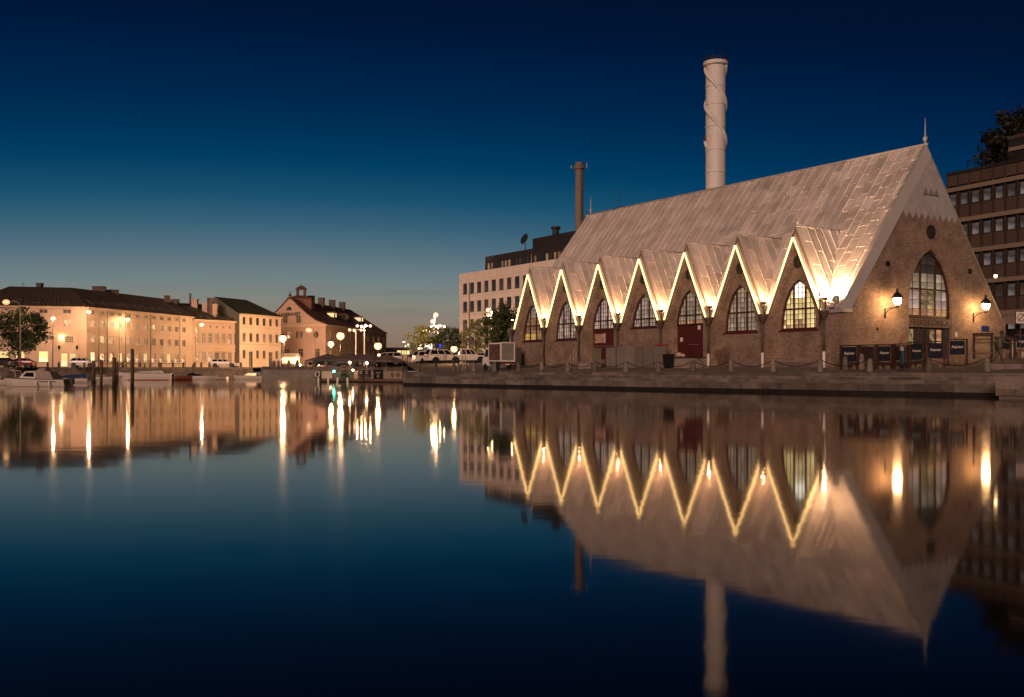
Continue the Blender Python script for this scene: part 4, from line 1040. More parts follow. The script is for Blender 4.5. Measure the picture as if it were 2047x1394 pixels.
# ================================================================ chimneys of the heating plant
m_chimney = M('pale_steel_chimney', (.64, .61, .58), .6, var=.13, scale=.5, stretch=(1, 1, .12))
cp = at(1430, 250); ch = thing('spiral_chimney', 'tall pale chimney with spiral ribs and ringed joints', 'chimney', (cp.x, cp.y, 0)); r = 2.45
kz = 250/2010
zy = lambda y: 1.35+(741-y)*kz
MB().lathe([(r, 0), (r, zy(128))], n=28).build('shaft', m_chimney, ch, 'auto')
for y in (174, 211, 255, 301, 346): MB().lathe([(r, -.14), (r+.16, -.12), (r+.16, .12), (r, .14)], (0, 0, zy(y)), 28).build('ring', m_chimney, ch, 'auto')
MB().lathe([(r, 0), (r+.55, .3), (r+.6, .9), (r+.6, 1.1), (r*.6, 1.1)], (0, 0, zy(134)), 28).build('crown', m_chimney, ch, 'auto')
rail = MB()
for i in range(24):
    a = 2*math.pi*i/24; rail.tube([((r+.5)*math.cos(a), (r+.5)*math.sin(a), zy(126)), ((r+.5)*math.cos(a), (r+.5)*math.sin(a), zy(117.5))], .06, 4)
for z in (zy(118), zy(121)): rail.tube([((r+.5)*math.cos(2*math.pi*i/24), (r+.5)*math.sin(2*math.pi*i/24), z) for i in range(25)], .07, 5)
rail.build('railing', m_iron, ch)
for k_ in range(2):
    a0 = 2*math.pi*k_/2+.35; z0, z1 = zy(296), zy(132); pts = []
    for i in range(49):
        t_ = i/48; a = a0-t_*2*math.pi*1.13; pts.append(((r+.02)*math.cos(a), (r+.02)*math.sin(a), z0+(z1-z0)*t_))
    MB().tube(pts, .46, 8).build('spiral_rib', m_chimney, ch, True)
for x, y in ((-2.4, 104), (-.9, 96), (1.0, 97), (1.9, 103)): MB().tube([(x, -.6, zy(120)), (x, -.6, zy(y))], .05, 4).build('aerial', m_iron, ch)
MB().box(-r-.45, -r, -.4, .3, zy(281), zy(273)).build('box', m_iron, ch)
cp = at(1157.5, 235); c2 = thing('slim_chimney', 'slim brown chimney with aerials on its top behind the hall', 'chimney', (cp.x, cp.y, 0)); kz2 = 235/2010; zy2 = lambda y: 1.35+(741-y)*kz2
m_brch = M('brown_chimney', (.17, .125, .10), .8, var=.1, scale=.3)
MB().lathe([(.98, 0), (.96, zy2(338))], n=20).build('shaft', m_brch, c2, 'auto')
MB().lathe([(.98, 0), (1.25, .2), (1.3, .9), (1.0, 1.1), (1.02, 1.75), (.7, 1.8)], (0, 0, zy2(340)), 16).build('crown', m_brch, c2, 'auto')
for y in (379, 431): MB().lathe([(.97, -.05), (1.02, -.04), (1.02, .04), (.97, .05)], (0, 0, zy2(y)), 20).build('ring', m_brch, c2)
MB().tube([(.45, -.95, 0), (.45, -.95, zy2(340))], .07, 5).build('ladder_rail', m_iron, c2)
for x, y in ((1.75, 326), (-1.9, 331)): MB().tube([(x, 0, zy2(337)), (x, 0, zy2(y))], .07, 5).build('aerial', m_chimney, c2)
MB().beam((-2, 0, zy2(334)), (1.8, 0, zy2(336)), .06, .06).build('aerial_arm', m_iron, c2)

# ================================================================ dark office block on the right
DA = Vector((49.1, 113.5)); DB = Vector((60.0, 92.4)); DD = (DB-DA).normalized(); LD = (DB-DA).length
m_brz = M('brown_panel', (.085, .055, .04), .55, var=.15, scale=.5, rand=.08)
m_bandc = M('pale_band', (.22, .17, .125), .8, var=.1)
g_off = glow_glass('sky_sheen_glass', S(46, 42, 42), S(128, 114, 108), .55, .7, rand=.5)  # pane glow paints the sky reflected in the glass
DK = thing('dark_office', 'dark brown office block with pale floor bands behind the hall', 'office', (DA.x, DA.y, 0))
base = Matrix.Translation((0, 0, 0)) @ Matrix.Rotation(math.atan2(DD.y, DD.x), 4, 'Z')
MB().box(0, LD, .32, 14, 1, 23.4).build('core', m_darkclad, DK).matrix_basis = base
pitch = 1.46; nW = int(LD/pitch)
zts = [21.6-3.52*i for i in range(5)]       # pale bands
win_me, _p = None, None
f = MB()
for a in ((-.5, -.42, -.68, .68), (.42, .5, -.68, .68), (-.42, .42, .6, .68), (-.42, .42, -.68, -.6)): f.box(a[0], a[1], .05, .16, a[2], a[3])
f_me = f.mesh('window', m_winframe_d); p_me = {g.name: MB().box(-.45, .45, .11, .125, -.63, .63).mesh('pane', g) for g in (g_dark, gf_dark, g_off)}
in_me = MB().box(-.62, .62, .10, .2, -.72, .72).mesh('spandrel_panel', m_brz)
fas = MB().box(-.68, .68, .06, .2, -.6, .6).mesh('fascia_panel', m_brz)
for i in range(nW):
    s = (i+.5)*pitch
    link('fascia_panel', fas, DK, base @ Matrix.Translation((s, 0, 22.65)))
    for k_, zb in enumerate(zts):
        o = link('window', f_me, DK, base @ Matrix.Translation((s, 0, zb-1.15)))
        g = rnd.choice([g_off, g_off, g_off, gf_dark])
        link('pane', p_me[g.name], o)
        if zb > 8: link('spandrel_panel', in_me, DK, base @ Matrix.Translation((s, 0, zb-2.58)))
for i in range(nW+1):
    MB().box(i*pitch-.05, i*pitch+.05, -.02, .3, 5, 23.3).build('mullion', m_winframe_d, DK).matrix_basis = base
for zb in zts: MB().box(-.1, LD, -.12, .3, zb-.22, zb+.24).build('floor_band', m_bandc, DK).matrix_basis = base
MB().box(-.1, LD, -.06, .5, 23.3, 23.62).build('roof_edge', m_darkclad, DK).matrix_basis = base
MB().box(6.3, LD, 2.0, 10, 23.6, 26.6).build('penthouse', m_darkclad, DK).matrix_basis = base
MB().box(6.2, LD, 1.9, 10, 26.3, 26.65).build('penthouse_edge', m_brz, DK).matrix_basis = base
MB().box(6.4, LD, 1.8, 2.0, 25.0, 25.4).build('floor_band', m_bandc, DK).matrix_basis = base
rl = MB()
for i in range(8): rl.beam((2.2+i*1.0, .6, 23.6), (2.2+i*1.0, .6, 24.7), .06, .06)
for z in (24.68, 24.2): rl.beam((2.2, .6, z), (9.2, .6, z), .05, .06)
rl.beam((2.2, .6, 24.65), (2.2, 4, 24.65), .05, .06)
rl.build('roof_railing', m_black, DK).matrix_basis = base
# ground floor awning and lit shop strip at its foot
MB().box(6, LD, -1.2, .3, 4.6, 4.75).build('canopy', m_bandc, DK).matrix_basis = base
for s in (8.0, 10.2, 12.4): MB().box(s, s+1.7, .1, .3, 2.4, 4.5).build('shop_window', g_warm, DK).matrix_basis = base
aw = MB()
for j in range(8):
    a0, a1 = math.pi/2*j/8, math.pi/2*(j+1)/8
    q = [(-1.4*math.sin(a0), 6.2+1.1*math.cos(a0)), (-1.4*math.sin(a1), 6.2+1.1*math.cos(a1))]
    aw.face([(6.5, q[0][0], q[0][1]), (LD, q[0][0], q[0][1]), (LD, q[1][0], q[1][1]), (6.5, q[1][0], q[1][1])])
aw.build('awning', m_bandc, DK).matrix_basis = base
# ================================================================ street lamps
m_post = M('lamp_post_grey', (.35, .27, .2), .6, var=.1)
g_street = E('street_glow', (1.0, .58, .31), 4600)
g_globe = E('globe_glow', (1.0, .56, .25), 1100)
g_strong = E('globe_glow_strong', (1.0, .57, .28), 9000)
g_small = E('small_glow', (1.0, .66, .36), 60)
def arm_lamp(label, px, Y, ytop, head_px, head_y, post=m_post, glow=g_street, hr=.20, z0=None):
    b = at(px, Y); b.z = gz(b) if z0 is None else z0
    t_ = thing('street_lamp', label, 'street lamp', b, 0, 'arm street lamps by the long buildings')
    H_ = 1.35+(741-ytop)*Y/2010-b.z; dx = (head_px-px)*Y/2010; hz = 1.35+(741-head_y)*Y/2010-b.z
    pts = [(0, 0, 0), (0, 0, H_-1.0)]
    if abs(dx) > .3: pts += [(dx*.06, 0, H_-.45), (dx*.28, 0, H_-.08), (dx*.6, 0, H_), (dx*.9, 0, hz+.12)]
    else: pts += [(0, 0, H_)]
    MB().tube(pts, [.12, .08]+[.05]*(len(pts)-2), 7).build('post', post, t_, True)
    s_ = -1 if dx < 0 else 1
    MB().hexa([(dx-.35, -.14, hz+.06), (dx+.35, -.14, hz+.06), (dx+.35, .14, hz+.06), (dx-.35, .14, hz+.06), (dx-.2, -.08, hz+.22), (dx+.2, -.08, hz+.22), (dx+.2, .08, hz+.22), (dx-.2, .08, hz+.22)]).build('lamp_head', m_iron, t_)
    if glow:
        MB().sph((dx, 0, hz), hr*.8, 10, 6, (1.3, .8, .55)).build('bulb', glow, t_, True); MB().sph((dx, -.02, hz-.02), hr*2.5, 12, 8, (1.1, .8, .8)).build('halo_sphere', halo_shell('street_halo', (1, .5, .2), 2.6), t_, True)  # added glowing sphere paints the halo round the bulb
    return t_
arm_lamp('tall lamp post rising before the leafy tree at the left edge', 40, 149, 602, 12, 604, glow=E('dim_glow', (1, .6, .4), 6))
arm_lamp('straight lit lamp post between the tree and the entrance portal', 105, 181, 638, 106, 637)
arm_lamp('lit lamp post with arm to the left at the building corner', 197, 186, 621, 177, 624)
arm_lamp('lit lamp post with arm to the right before the long front', 238, 199, 637, 255, 639.5)
arm_lamp('lit lamp post before the pink building', 391, 218, 649, 403, 650, glow=E('pale_street_glow', (1, .61, .34), 5000))
arm_lamp('unlit hooked lamp post in front of the lettered warehouse', 630, 170, 656, 617, 660, glow=E('dim_glow', (1, .6, .4), 6))
def globe_lamp(label, px, Y, yg, r_=.42, glow=None, twin=False, z0=None, name='globe_lamp'):
    b = at(px, Y); b.z = gz(b) if z0 is None else z0; hz = 1.35+(741-yg)*Y/2010-b.z
    t_ = thing(name, label, 'lamp post', b, 0, 'globe lamps along the quay')
    for x in ((-.14, .14) if twin else (0,)): MB().tube([(x, 0, 0), (x, 0, hz-r_)], .06, 7).build('post', m_black, t_, True)
    MB().lathe([(.2, 0), (.2, .3), (.12, .4)], (0, 0, 0), 10).build('foot', m_black, t_, True)
    MB().lathe([(.1, -.12), (.2, 0), (.16, .06)], (0, 0, hz-r_), 10).build('collar', m_black, t_, True)
    MB().sph((0, 0, hz), r_*.42, 12, 8).build('bulb', glow or g_globe, t_, True); MB().sph((0, 0, hz), r_, 16, 10).build('globe', halo_shell('globe_halo', (1, .52, .2), 3.2, .4), t_, True)
    MB().lathe([(r_*.8, 0), (r_*.5, .14), (.05, .22), (.02, .35)], (0, 0, hz+r_*.75), 10).build('cap', m_black, t_, True)
    return t_
globe_lamp('bright globe lamp on twin posts at the end of the pier', 565, 150, 677, .58, g_strong, twin=True)
globe_lamp('smaller bright globe lamp left of the tall one by the warehouse', 661, 228, 688, .75, g_strong)
globe_lamp('tall bright globe lamp before the corner of the warehouse', 680, 222, 672, .9, g_strong)
globe_lamp('bright globe lamp right of the twin light masts', 755, 140, 692, .54)
globe_lamp('small low lamp under the globe lamp by the cafe', 757, 119, 710, .2, g_small, z0=1.87)
globe_lamp('low bright lamp among the parked cars', 907, 110, 698, .38, E('car_park_glow', (1, .56, .25), 700))
globe_lamp('small orange lamp over the far bridge', 807, 175, 684, .22, E('orange_glow', (1, .45, .15), 60))
globe_lamp('small orange lamp behind the white estate cars', 837, 160, 697, .22, E('orange_glow', (1, .45, .15), 60))
def mast(label, px, Y, ytop, heads, glow=None, hr=.15, z0=None):
    b = at(px, Y); b.z = gz(b) if z0 is None else z0
    t_ = thing('light_mast', label, 'light mast', b, 0, 'light masts of the square'); H_ = 1.35+(741-ytop)*Y/2010-b.z
    MB().tube([(0, 0, 0), (0, 0, H_)], [.14, .1], 8).build('post', m_white, t_, True)
    for hp, hy in heads:
        dx = (hp-px)*Y/2010; hz = 1.35+(741-hy)*Y/2010-b.z
        MB().tube([(0, 0, min(H_, hz+.12)), (dx, -.2, hz+.12)], .04, 5).build('arm', m_white, t_)
        h_ = MB().lathe([(.28, 0), (.24, .1), (.1, .22)], (dx, -.2, hz+.06), 10).build('lamp_head', m_white, t_)
        MB().sph((dx, -.2, hz), hr*.6, 10, 6).build('bulb', glow or E('mast_glow', (1, .56, .25), 800), t_, True); MB().sph((dx, -.2, hz), hr*1.9, 12, 7).build('halo_sphere', halo_shell('street_halo', (1, .5, .2), 2.6), t_, True)  # outer sphere is a painted halo, not part of the head
    return t_
mast('pale light mast with four lit heads before the warehouse', 728, 165, 652, [(714, 652), (723, 653), (731, 651), (740, 652)])
mast('pale light mast with three lit heads left of the four-headed one', 711, 160, 660, [(699, 660), (708, 661), (722, 660)], E('mast_glow_soft', (1, .62, .36), 26))
mast('light mast with four lit heads by the leafy trees left of the office', 875, 165, 651, [(862, 653), (871, 653), (879, 652), (888, 653)])
mast('light mast with row of heads behind the brightly lit small tree', 848, 168, 659, [(837, 661), (846, 662), (852, 661), (859, 662)], E('mast_glow_soft', (1, .62, .36), 26))
mast('tall light mast with two stacked bright lamps left of the office', 868, 172, 630, [(865, 643), (871, 630)], None, .24)
mast('light mast with two lamps against the pale office front', 982, 168, 620, [(975, 620), (983, 626), (975, 631)], None, .2)
for a_, b_ in (((711, 660), (728, 662)),): pass

# ================================================================ trees
def tree(label, base, h, cw, chh, leaf, mat_leaf, n_clump, per, trunk_r=.2, group='trees on the square', seed=1, cz=None, name='leafy_tree', cat='tree'):
    rg = random.Random(seed); t_ = thing(name, label, cat, base, 0, group)
    c0 = cz if cz else h-chh/2
    mb = MB(); mb.tube([(0, 0, -.2), (.05, 0, h*.25), (-.04, .05, h*.5), (.05, 0, h*.78)], [trunk_r*1.3, trunk_r, trunk_r*.7, trunk_r*.25], 8)
    cl = []
    for i in range(n_clump):
        while True:
            p = Vector((rg.uniform(-1, 1), rg.uniform(-1, 1), rg.uniform(-1, 1)))
            if .25 < p.length < 1.0: break
        w = 1.0 if p.z < .2 else 1-.35*(p.z-.2)
        cl.append(Vector((p.x*cw/2*w*rg.uniform(.85, 1.08), p.y*cw/2*w, c0+p.z*chh/2)))
    for i in range(12):
        q = cl[i % len(cl)]; z0 = rg.uniform(.3, .6)*h
        mb.tube([(0, 0, z0), (q.x*.4, q.y*.4, z0+(q.z-z0)*.5), (q.x*.9, q.y*.9, q.z)], [trunk_r*.45, trunk_r*.28, trunk_r*.08], 5)
    mb.build('trunk', M('bark', (.06, .045, .032), .9, var=.3, scale=4), t_, True)
    lv = MB()
    for c_ in cl:
        rr = rg.uniform(.5, 1.0)*cw*.13
        for j in range(per):
            d = Vector((rg.gauss(0, 1), rg.gauss(0, 1), rg.gauss(0, .8))); d = d.normalized()*rr*rg.uniform(.3, 1.15)
            p = c_+d; a = Vector((rg.gauss(0, 1), rg.gauss(0, 1), rg.gauss(0, 1))).normalized(); b = a.cross(Vector((rg.gauss(0, 1), rg.gauss(0, 1), rg.gauss(0, 1)))).normalized()
            s_ = leaf*rg.uniform(.6, 1.25); a *= s_; b *= s_*.5
            lv.add([p-a, p+b, p+a, p-b], [(0, 1, 2, 3)])
    lv.build('crown', mat_leaf, t_, fix=False)
    return t_
def leafmat(name, c):
    m, t, n, l, p = _nodes(name); p.inputs['Roughness'].default_value = .6
    gm = n.new('ShaderNodeNewGeometry'); mr = n.new('ShaderNodeMapRange'); l.new(gm.outputs['Random Per Island'], mr.inputs[0]); mr.inputs[3].default_value = .55; mr.inputs[4].default_value = 1.5
    vm = n.new('ShaderNodeVectorMath'); vm.operation = 'SCALE'; vm.inputs[0].default_value = c; l.new(mr.outputs[0], vm.inputs['Scale']); l.new(vm.outputs[0], p.inputs['Base Color'])
    tr_ = n.new('ShaderNodeBsdfTranslucent'); l.new(vm.outputs[0], tr_.inputs[0]); mxx = n.new('ShaderNodeMixShader'); mxx.inputs[0].default_value = .3
    l.new(p.outputs[0], mxx.inputs[1]); l.new(tr_.outputs[0], mxx.inputs[2]); l.new(mxx.outputs[0], n['Material Output'].inputs[0])
    return m
lm1 = leafmat('dark_leaves', (.065, .09, .028)); lm2 = leafmat('lamplit_leaves', (.30, .30, .09)); lm3 = leafmat('dusk_leaves', (.018, .016, .008))  # light put into leaf colour: lamplit trees brighter, dusk tree near black
tree('big dark round-crowned tree on the quay at the left edge', at(38, 166, 1.87), 10.2, 9.2, 8.0, .26, lm1, 100, 46, .28, 'trees on the square', 3, cz=6.2)
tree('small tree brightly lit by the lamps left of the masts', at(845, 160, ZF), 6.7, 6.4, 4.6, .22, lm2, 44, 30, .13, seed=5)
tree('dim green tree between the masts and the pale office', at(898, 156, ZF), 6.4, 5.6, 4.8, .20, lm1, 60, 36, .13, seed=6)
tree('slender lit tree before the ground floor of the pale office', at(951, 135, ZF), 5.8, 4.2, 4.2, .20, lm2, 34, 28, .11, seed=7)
tree('dark leafy tree beside the far end of the hall', at(1006, 118, ZF), 6.8, 5.6, 5.0, .22, lm1, 90, 44, .16, seed=8)
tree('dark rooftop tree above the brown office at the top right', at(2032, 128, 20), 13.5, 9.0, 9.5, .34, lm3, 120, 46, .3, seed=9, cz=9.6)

# ================================================================ vehicles
m_tyre = M('tyre', (.012, .012, .012), .8, var=.1); m_rim = M('alloy_rim', (.5, .46, .42), .35, metal=.6, var=.05)
m_glasscar = M('car_glass', (.012, .012, .013), .08, var=.05, spec=.7)
m_tail = E('tail_lamp', (.5, .03, .02), .05); m_headl = M('headlamp', (.7, .66, .6), .15, var=.05)
wheel_cache = {}
def paint(name, c): return M('paint_'+name, c, .28, var=.03, coat=.6)
def car(label, col, loc, rz, kind='hatch', group='parked cars'):
    P_ = {'hatch': (4.1, 1.74, 1.50, [(-2.05, .62), (-1.9, .95), (-.9, .98), (.75, .95), (1.0, .93), (1.85, .78), (2.05, .62)], (-1.98, -1.35, .25, 1.15), .31),
          'wagon': (4.7, 1.8, 1.47, [(-2.35, .6), (-2.25, .95), (-1, .96), (.7, .94), (1.0, .92), (2.05, .76), (2.35, .6)], (-2.3, -1.75, .2, 1.15), .32),
          'suv': (4.6, 1.86, 1.74, [(-2.3, .7), (-2.2, 1.1), (-1, 1.1), (.8, 1.08), (1.0, 1.06), (2.05, .95), (2.3, .75)], (-2.24, -1.9, .3, 1.1), .37),
          'pickup': (5.1, 1.86, 1.78, [(-2.55, .7), (-2.5, 1.06), (-1, 1.06), (.9, 1.06), (1.2, 1.04), (2.3, .96), (2.55, .75)], (-.95, -.75, .5, 1.25), .38),
          'sedan': (4.5, 1.78, 1.42, [(-2.25, .6), (-2.15, .92), (-1.3, .96), (.7, .92), (1.0, .9), (2.0, .76), (2.25, .58)], (-1.75, -.95, .2, 1.1), .32)}[kind]
    L, Wd, Ht, top, gh, wr = P_; hw = Wd/2
    t_ = thing('parked_car', label, 'car', loc, rz, group)
    body = MB(); rings = []
    zb = .28 if kind not in ('suv', 'pickup') else .4
    for i, (x, z) in enumerate(top):
        k = .90 if i in (0, len(top)-1) else 1.0
        rings.append([(x, -hw*.9*k, zb), (x, -hw*k, zb+(z-zb)*.55), (x, -hw*.93*k, z), (x, hw*.93*k, z), (x, hw*k, zb+(z-zb)*.55), (x, hw*.9*k, zb)])
    n_ = 6; vs = [v for r_ in rings for v in r_]; fs = [(i*n_+j, i*n_+(j+1) % n_, (i+1)*n_+(j+1) % n_, (i+1)*n_+j) for i in range(len(rings)-1) for j in range(n_)]
    fs += [tuple(range(n_)), tuple(range((len(rings)-1)*n_, len(rings)*n_))]
    body.add(vs, fs); bo = body.build('body', col, t_, 'auto')
    zbelt = top[2][1]-.01; x0, x1, x2, x3 = gh; hb, ht = hw*.90, hw*.70
    g = MB().hexa([(x0, -hb, zbelt), (x3, -hb, zbelt), (x3, hb, zbelt), (x0, hb, zbelt), (x1, -ht, Ht), (x2, -ht, Ht), (x2, ht, Ht), (x1, ht, Ht)])
    cb = g.build('cabin', col, t_, 'auto')
    def lerp(a, b, t): return tuple(a[i]+(b[i]-a[i])*t for i in range(3))
    def glass(q, out, nm):
        c_ = [sum(p[i] for p in q)/4 for i in range(3)]
        MB().face([tuple(c_[i]+(p[i]-c_[i])*1.0+out[i] for i in range(3)) for p in q]).build(nm, m_glasscar, t_)
    for sgn in (-1, 1):
        lo0, lo1, hi0, hi1 = (x0, sgn*hb, zbelt), (x3, sgn*hb, zbelt), (x1, sgn*ht, Ht), (x2, sgn*ht, Ht)
        for ta, tb in ((.06, .36), (.40, .66), (.70, .93)):
            a0, a1 = lerp(lo0, lo1, ta), lerp(lo0, lo1, tb); b0, b1 = lerp(hi0, hi1, ta), lerp(hi0, hi1, tb)
            glass([lerp(a0, b0, .1), lerp(a1, b1, .1), lerp(a1, b1, .84), lerp(a0, b0, .84)], (0, sgn*.014, .004), 'side_window')
    fa, fb, fc, fd = (x3, -hb, zbelt), (x3, hb, zbelt), (x2, ht, Ht), (x2, -ht, Ht)
    ctr = lambda q, k: [tuple(sum(p[i] for p in q)/4+(p[i]-sum(p2[i] for p2 in q)/4)*k for i in range(3)) for p in q]
    glass(ctr([fa, fb, fc, fd], .88), (.015, 0, .01), 'windscreen')
    glass(ctr([(x0, -hb, zbelt), (x0, hb, zbelt), (x1, ht, Ht), (x1, -ht, Ht)], .84), (-.015, 0, .008), 'rear_window')
    for sx_ in (-1, 1):
        for sy_ in (-1, 1):
            wx = sx_*L*.295+(.05 if sx_ > 0 else 0)
            if wr not in wheel_cache:
                wheel_cache[wr] = (MB().lathe([(wr*.62, -.1), (wr*.95, -.1), (wr, -.06), (wr, .06), (wr*.95, .1), (wr*.62, .1)], n=18).mesh('tyre', m_tyre, True),
                                   MB().lathe([(.05, .09), (wr*.3, .10), (wr*.62, .085), (wr*.62, -.08)], n=14).mesh('rim', m_rim), MB().lathe([(wr+.09, -.02), (wr+.09, .0), (wr*.9, .0)], n=18).mesh('wheel_arch', m_black))
            q = Matrix.Translation((wx, sy_*(hw-.10), wr)) @ Matrix.Rotation(R(-90*sy_), 4, 'X')
            w_ = link('wheel', wheel_cache[wr][0], t_, q); link('rim', wheel_cache[wr][1], w_)
            link('wheel_arch', wheel_cache[wr][2], t_, Matrix.Translation((wx, sy_*(hw+.003), wr+.02)) @ Matrix.Rotation(R(-90*sy_), 4, 'X'))
            zl = top[-2][1]-.16 if sx_ > 0 else top[1][1]-.22
            MB().box(sx_*L/2-.16 if sx_ > 0 else -L/2-.01, sx_*L/2+.005 if sx_ > 0 else -L/2+.2, sy_*hw*.58-.17, sy_*hw*.58+.17, zl-.09, zl+.09).build('headlight' if sx_ > 0 else 'tail_light', m_headl if sx_ > 0 else m_tail, t_)
    MB().box(-L/2+.05, L/2-.05, -hw*.86, hw*.86, zb-.07, zb+.06).build('underbody', m_black, t_)
    if kind == 'pickup':
        MB().box(-2.45, -1.0, -.75, .75, 1.06, 1.09).build('load_bed', m_black, t_)
    return t_
white, silver, red, dark = paint('white', (.62, .56, .50)), paint('silver', (.42, .38, .34)), paint('red', (.30, .02, .025)), paint('dark', (.03, .028, .026))
car('red car parked under the tree at the left', red, at(40, 156, 1.87), R(182), 'sedan')
car('dark car cut by the left edge of the picture', dark, at(2, 153, 1.87), R(172), 'sedan')
car('white hatchback parked before the entrance portal', white, at(166, 158, 1.87), R(8), 'hatch')
car('white estate car parked before the pink and cream buildings', white, at(448, 172, 1.87), R(5), 'wagon')
car('long silver estate behind the cafe parasols', silver, at(771, 127, ZF), R(182), 'wagon')
car('silver car half hidden by the parking sign', silver, at(822, 138, ZF), R(196), 'wagon')
car('white off-road car parked behind another at the square', white, at(860, 133, ZF), R(28), 'suv')
car('white off-road car in front of its twin', white, at(886, 123, ZF), R(26), 'suv')
car('pale pickup behind the small lattice mast', white, at(932, 121, ZF), R(14), 'pickup')
car('dark car beyond the pickup near the truck', dark, at(957, 135, ZF), R(160), 'hatch')
car('dark saloon behind the pier bollards', dark, at(648, 142, 1.9), R(10), 'sedan')
car('dark hatchback under the cafe parasols', dark, at(690, 138, 1.9), R(175), 'hatch')
# small box truck
tp_ = onq(996, 3.3); tk = thing('box_truck', 'small box truck with printed side standing by the hall corner', 'truck', tp_, R(125)); tk.scale = (.76, .80, 1.0)
MB().box(-1.75, .55, -.86, .86, .62, .78).build('chassis', m_iron, tk)
bx = MB().box(-1.85, .65, -.9, .9, .80, 2.42).build('cargo_box', m_white, tk)
mb = MB()
for q in ((-.93, -.82, .76, 2.46), (.82, .93, .76, 2.46), (-.82, .82, 2.36, 2.46), (-.82, .82, .76, .88)): mb.box(-1.93, -1.85, q[0], q[1], q[2], q[3])
mb.build('box_edge', m_white, tk)
MB().box(-1.7, .5, .905, .925, .9, 2.3).build('side_print', M('truck_print', (.09, .03, .025), .5, var=.6, scale=2.2, col2=(.22, .12, .09)), tk)
MB().box(-1.862, -1.852, -.82, .82, .9, 2.34).build('rear_door', M('truck_grey', (.24, .23, .21), .5), tk)
cabm = MB().prism([(.75, -.8, .45), (2.05, -.8, .45), (2.1, -.8, 1.0), (1.75, -.8, 1.25), (1.4, -.8, 1.95), (.75, -.8, 1.98)], (0, 1.6, 0)).build('cab', m_white, tk)
MB().face([(1.77, -.7, 1.29), (1.77, .7, 1.29), (1.45, .66, 1.9), (1.45, -.66, 1.9)]).build('windscreen', m_glasscar, tk)
for s_ in (-1, 1):
    MB().face([(.85, s_*.81, 1.22), (1.66, s_*.81, 1.22), (1.36, s_*.81, 1.86), (.85, s_*.81, 1.86)]).build('side_window', m_glasscar, tk)
    for wx in (1.45, -.95):
        q = Matrix.Translation((wx, s_*.78, .32)) @ Matrix.Rotation(R(-90*s_), 4, 'X'); w_ = link('wheel', wheel_cache[.32][0], tk, q); link('rim', wheel_cache[.32][1], w_)
    MB().box(2.04, 2.12, s_*.55-.14, s_*.55+.14, .72, .92).build('headlight', m_headl, tk)
    MB().box(-1.83, -1.76, s_*.6-.14, s_*.6+.14, .52, .64).build('tail_light', m_tail, tk)
MB().box(-1.84, -1.80, -.28, .28, .48, .6).build('number_plate', m_white, tk)

# ================================================================ boats
m_hull = M('white_hull', (.60, .53, .46), .35, var=.06, coat=.3); m_canvas = M('grey_canvas', (.30, .24, .20), .9, var=.15, scale=3, bump=.3, bscale=5)
m_bluetarp = M('blue_tarpaulin', (.02, .045, .10), .7, var=.3, bump=.4, bscale=5); m_redhull = M('red_bottom', (.22, .05, .03), .6, var=.2)
def hull(L, B, F, name, mat, parent, rake=.5, n=9, deck=True):
    mb = MB(); st_ = []
    for i in range(n):
        t = i/(n-1); x = -L/2+L*t
        b = B/2*(1-.12*(1-t)) * (1 if t < .55 else math.sqrt(max(0.0, 1-((t-.55)/.45)**2.2))); b = max(b, .03)
        sh = F*(1+.45*max(0, t-.3)**1.6); xr = rake*max(0, (t-.6)/.4)**2
        st_.append([(x+xr, -b, sh), (x+xr*.8, -b*.97, sh*.62), (x+xr*.35, -b*.78, .02), (x, 0, -.25), (x+xr*.35, b*.78, .02), (x+xr*.8, b*.97, sh*.62), (x+xr, b, sh)])
    k = 7; vs = [v for r_ in st_ for v in r_]
    fs = [(i*k+j, i*k+j+1, (i+1)*k+j+1, (i+1)*k+j) for i in range(n-1) for j in range(k-1)]+[tuple(range(k))]
    if deck: fs += [(i*k, (i+1)*k, (i+1)*k+6, i*k+6) for i in range(n-1)]
    mb.add(vs, fs); h_ = mb.build(name, mat, parent, 'auto')
    for sd in (0, 6): MB().tube([st_[i][sd] for i in range(n)], .035, 6).build('rub_rail', m_iron, parent, True)
    return st_
def outboard(parent, x, z=.45, y=0):
    MB().box(x-.32, x+.12, y-.18, y+.18, z, z+.5).build('outboard_motor', m_black, parent)
    MB().box(x-.2, x-.02, y-.07, y+.07, z-.75, z).build('outboard_leg', m_black, parent)
    MB().prism([(x-.62, y-.05, z-.2), (x-.2, y-.05, z-.12), (x-.2, y-.05, z-.45), (x-.5, y-.05, z-.5)], (0, .1, 0)).build('propeller_guard', m_black, parent)
def boat_thing(label, px, Y, rz, name='motor_boat', z=0.0):
    return thing(name, label, 'boat', at(px, Y, z), rz, 'boats moored in the canal')
bt = boat_thing('white cabin boat with grey canvas canopy and outboard motor', 76, 84.5, R(176), 'cabin_boat')
hull(5.3, 2.0, .62, 'hull', m_hull, bt, .35)
cbn = MB().hexa([(-.2, -.72, .66), (1.35, -.62, .74), (1.35, .62, .74), (-.2, .72, .66), (-.1, -.62, 1.32), (.85, -.52, 1.28), (.85, .52, 1.28), (-.1, .62, 1.32)]).build('cabin', m_hull, bt)
for s_ in (-1, 1): MB().face([(0, s_*.715, .82), (1.0, s_*.655, .86), (.72, s_*.585, 1.18), (.05, s_*.655, 1.2)]).build('cabin_window', m_glasscar, bt)
MB().face([(1.29, -.5, .84), (1.29, .5, .84), (.92, .46, 1.22), (.92, -.46, 1.22)]).build('windscreen', m_glasscar, bt)
MB().hexa([(-1.75, -.85, .6), (-.1, -.75, .64), (-.1, .75, .64), (-1.75, .85, .6), (-1.3, -.55, 1.25), (-.12, -.5, 1.42), (-.12, .5, 1.42), (-1.3, .55, 1.25)]).build('canopy', m_canvas, bt)
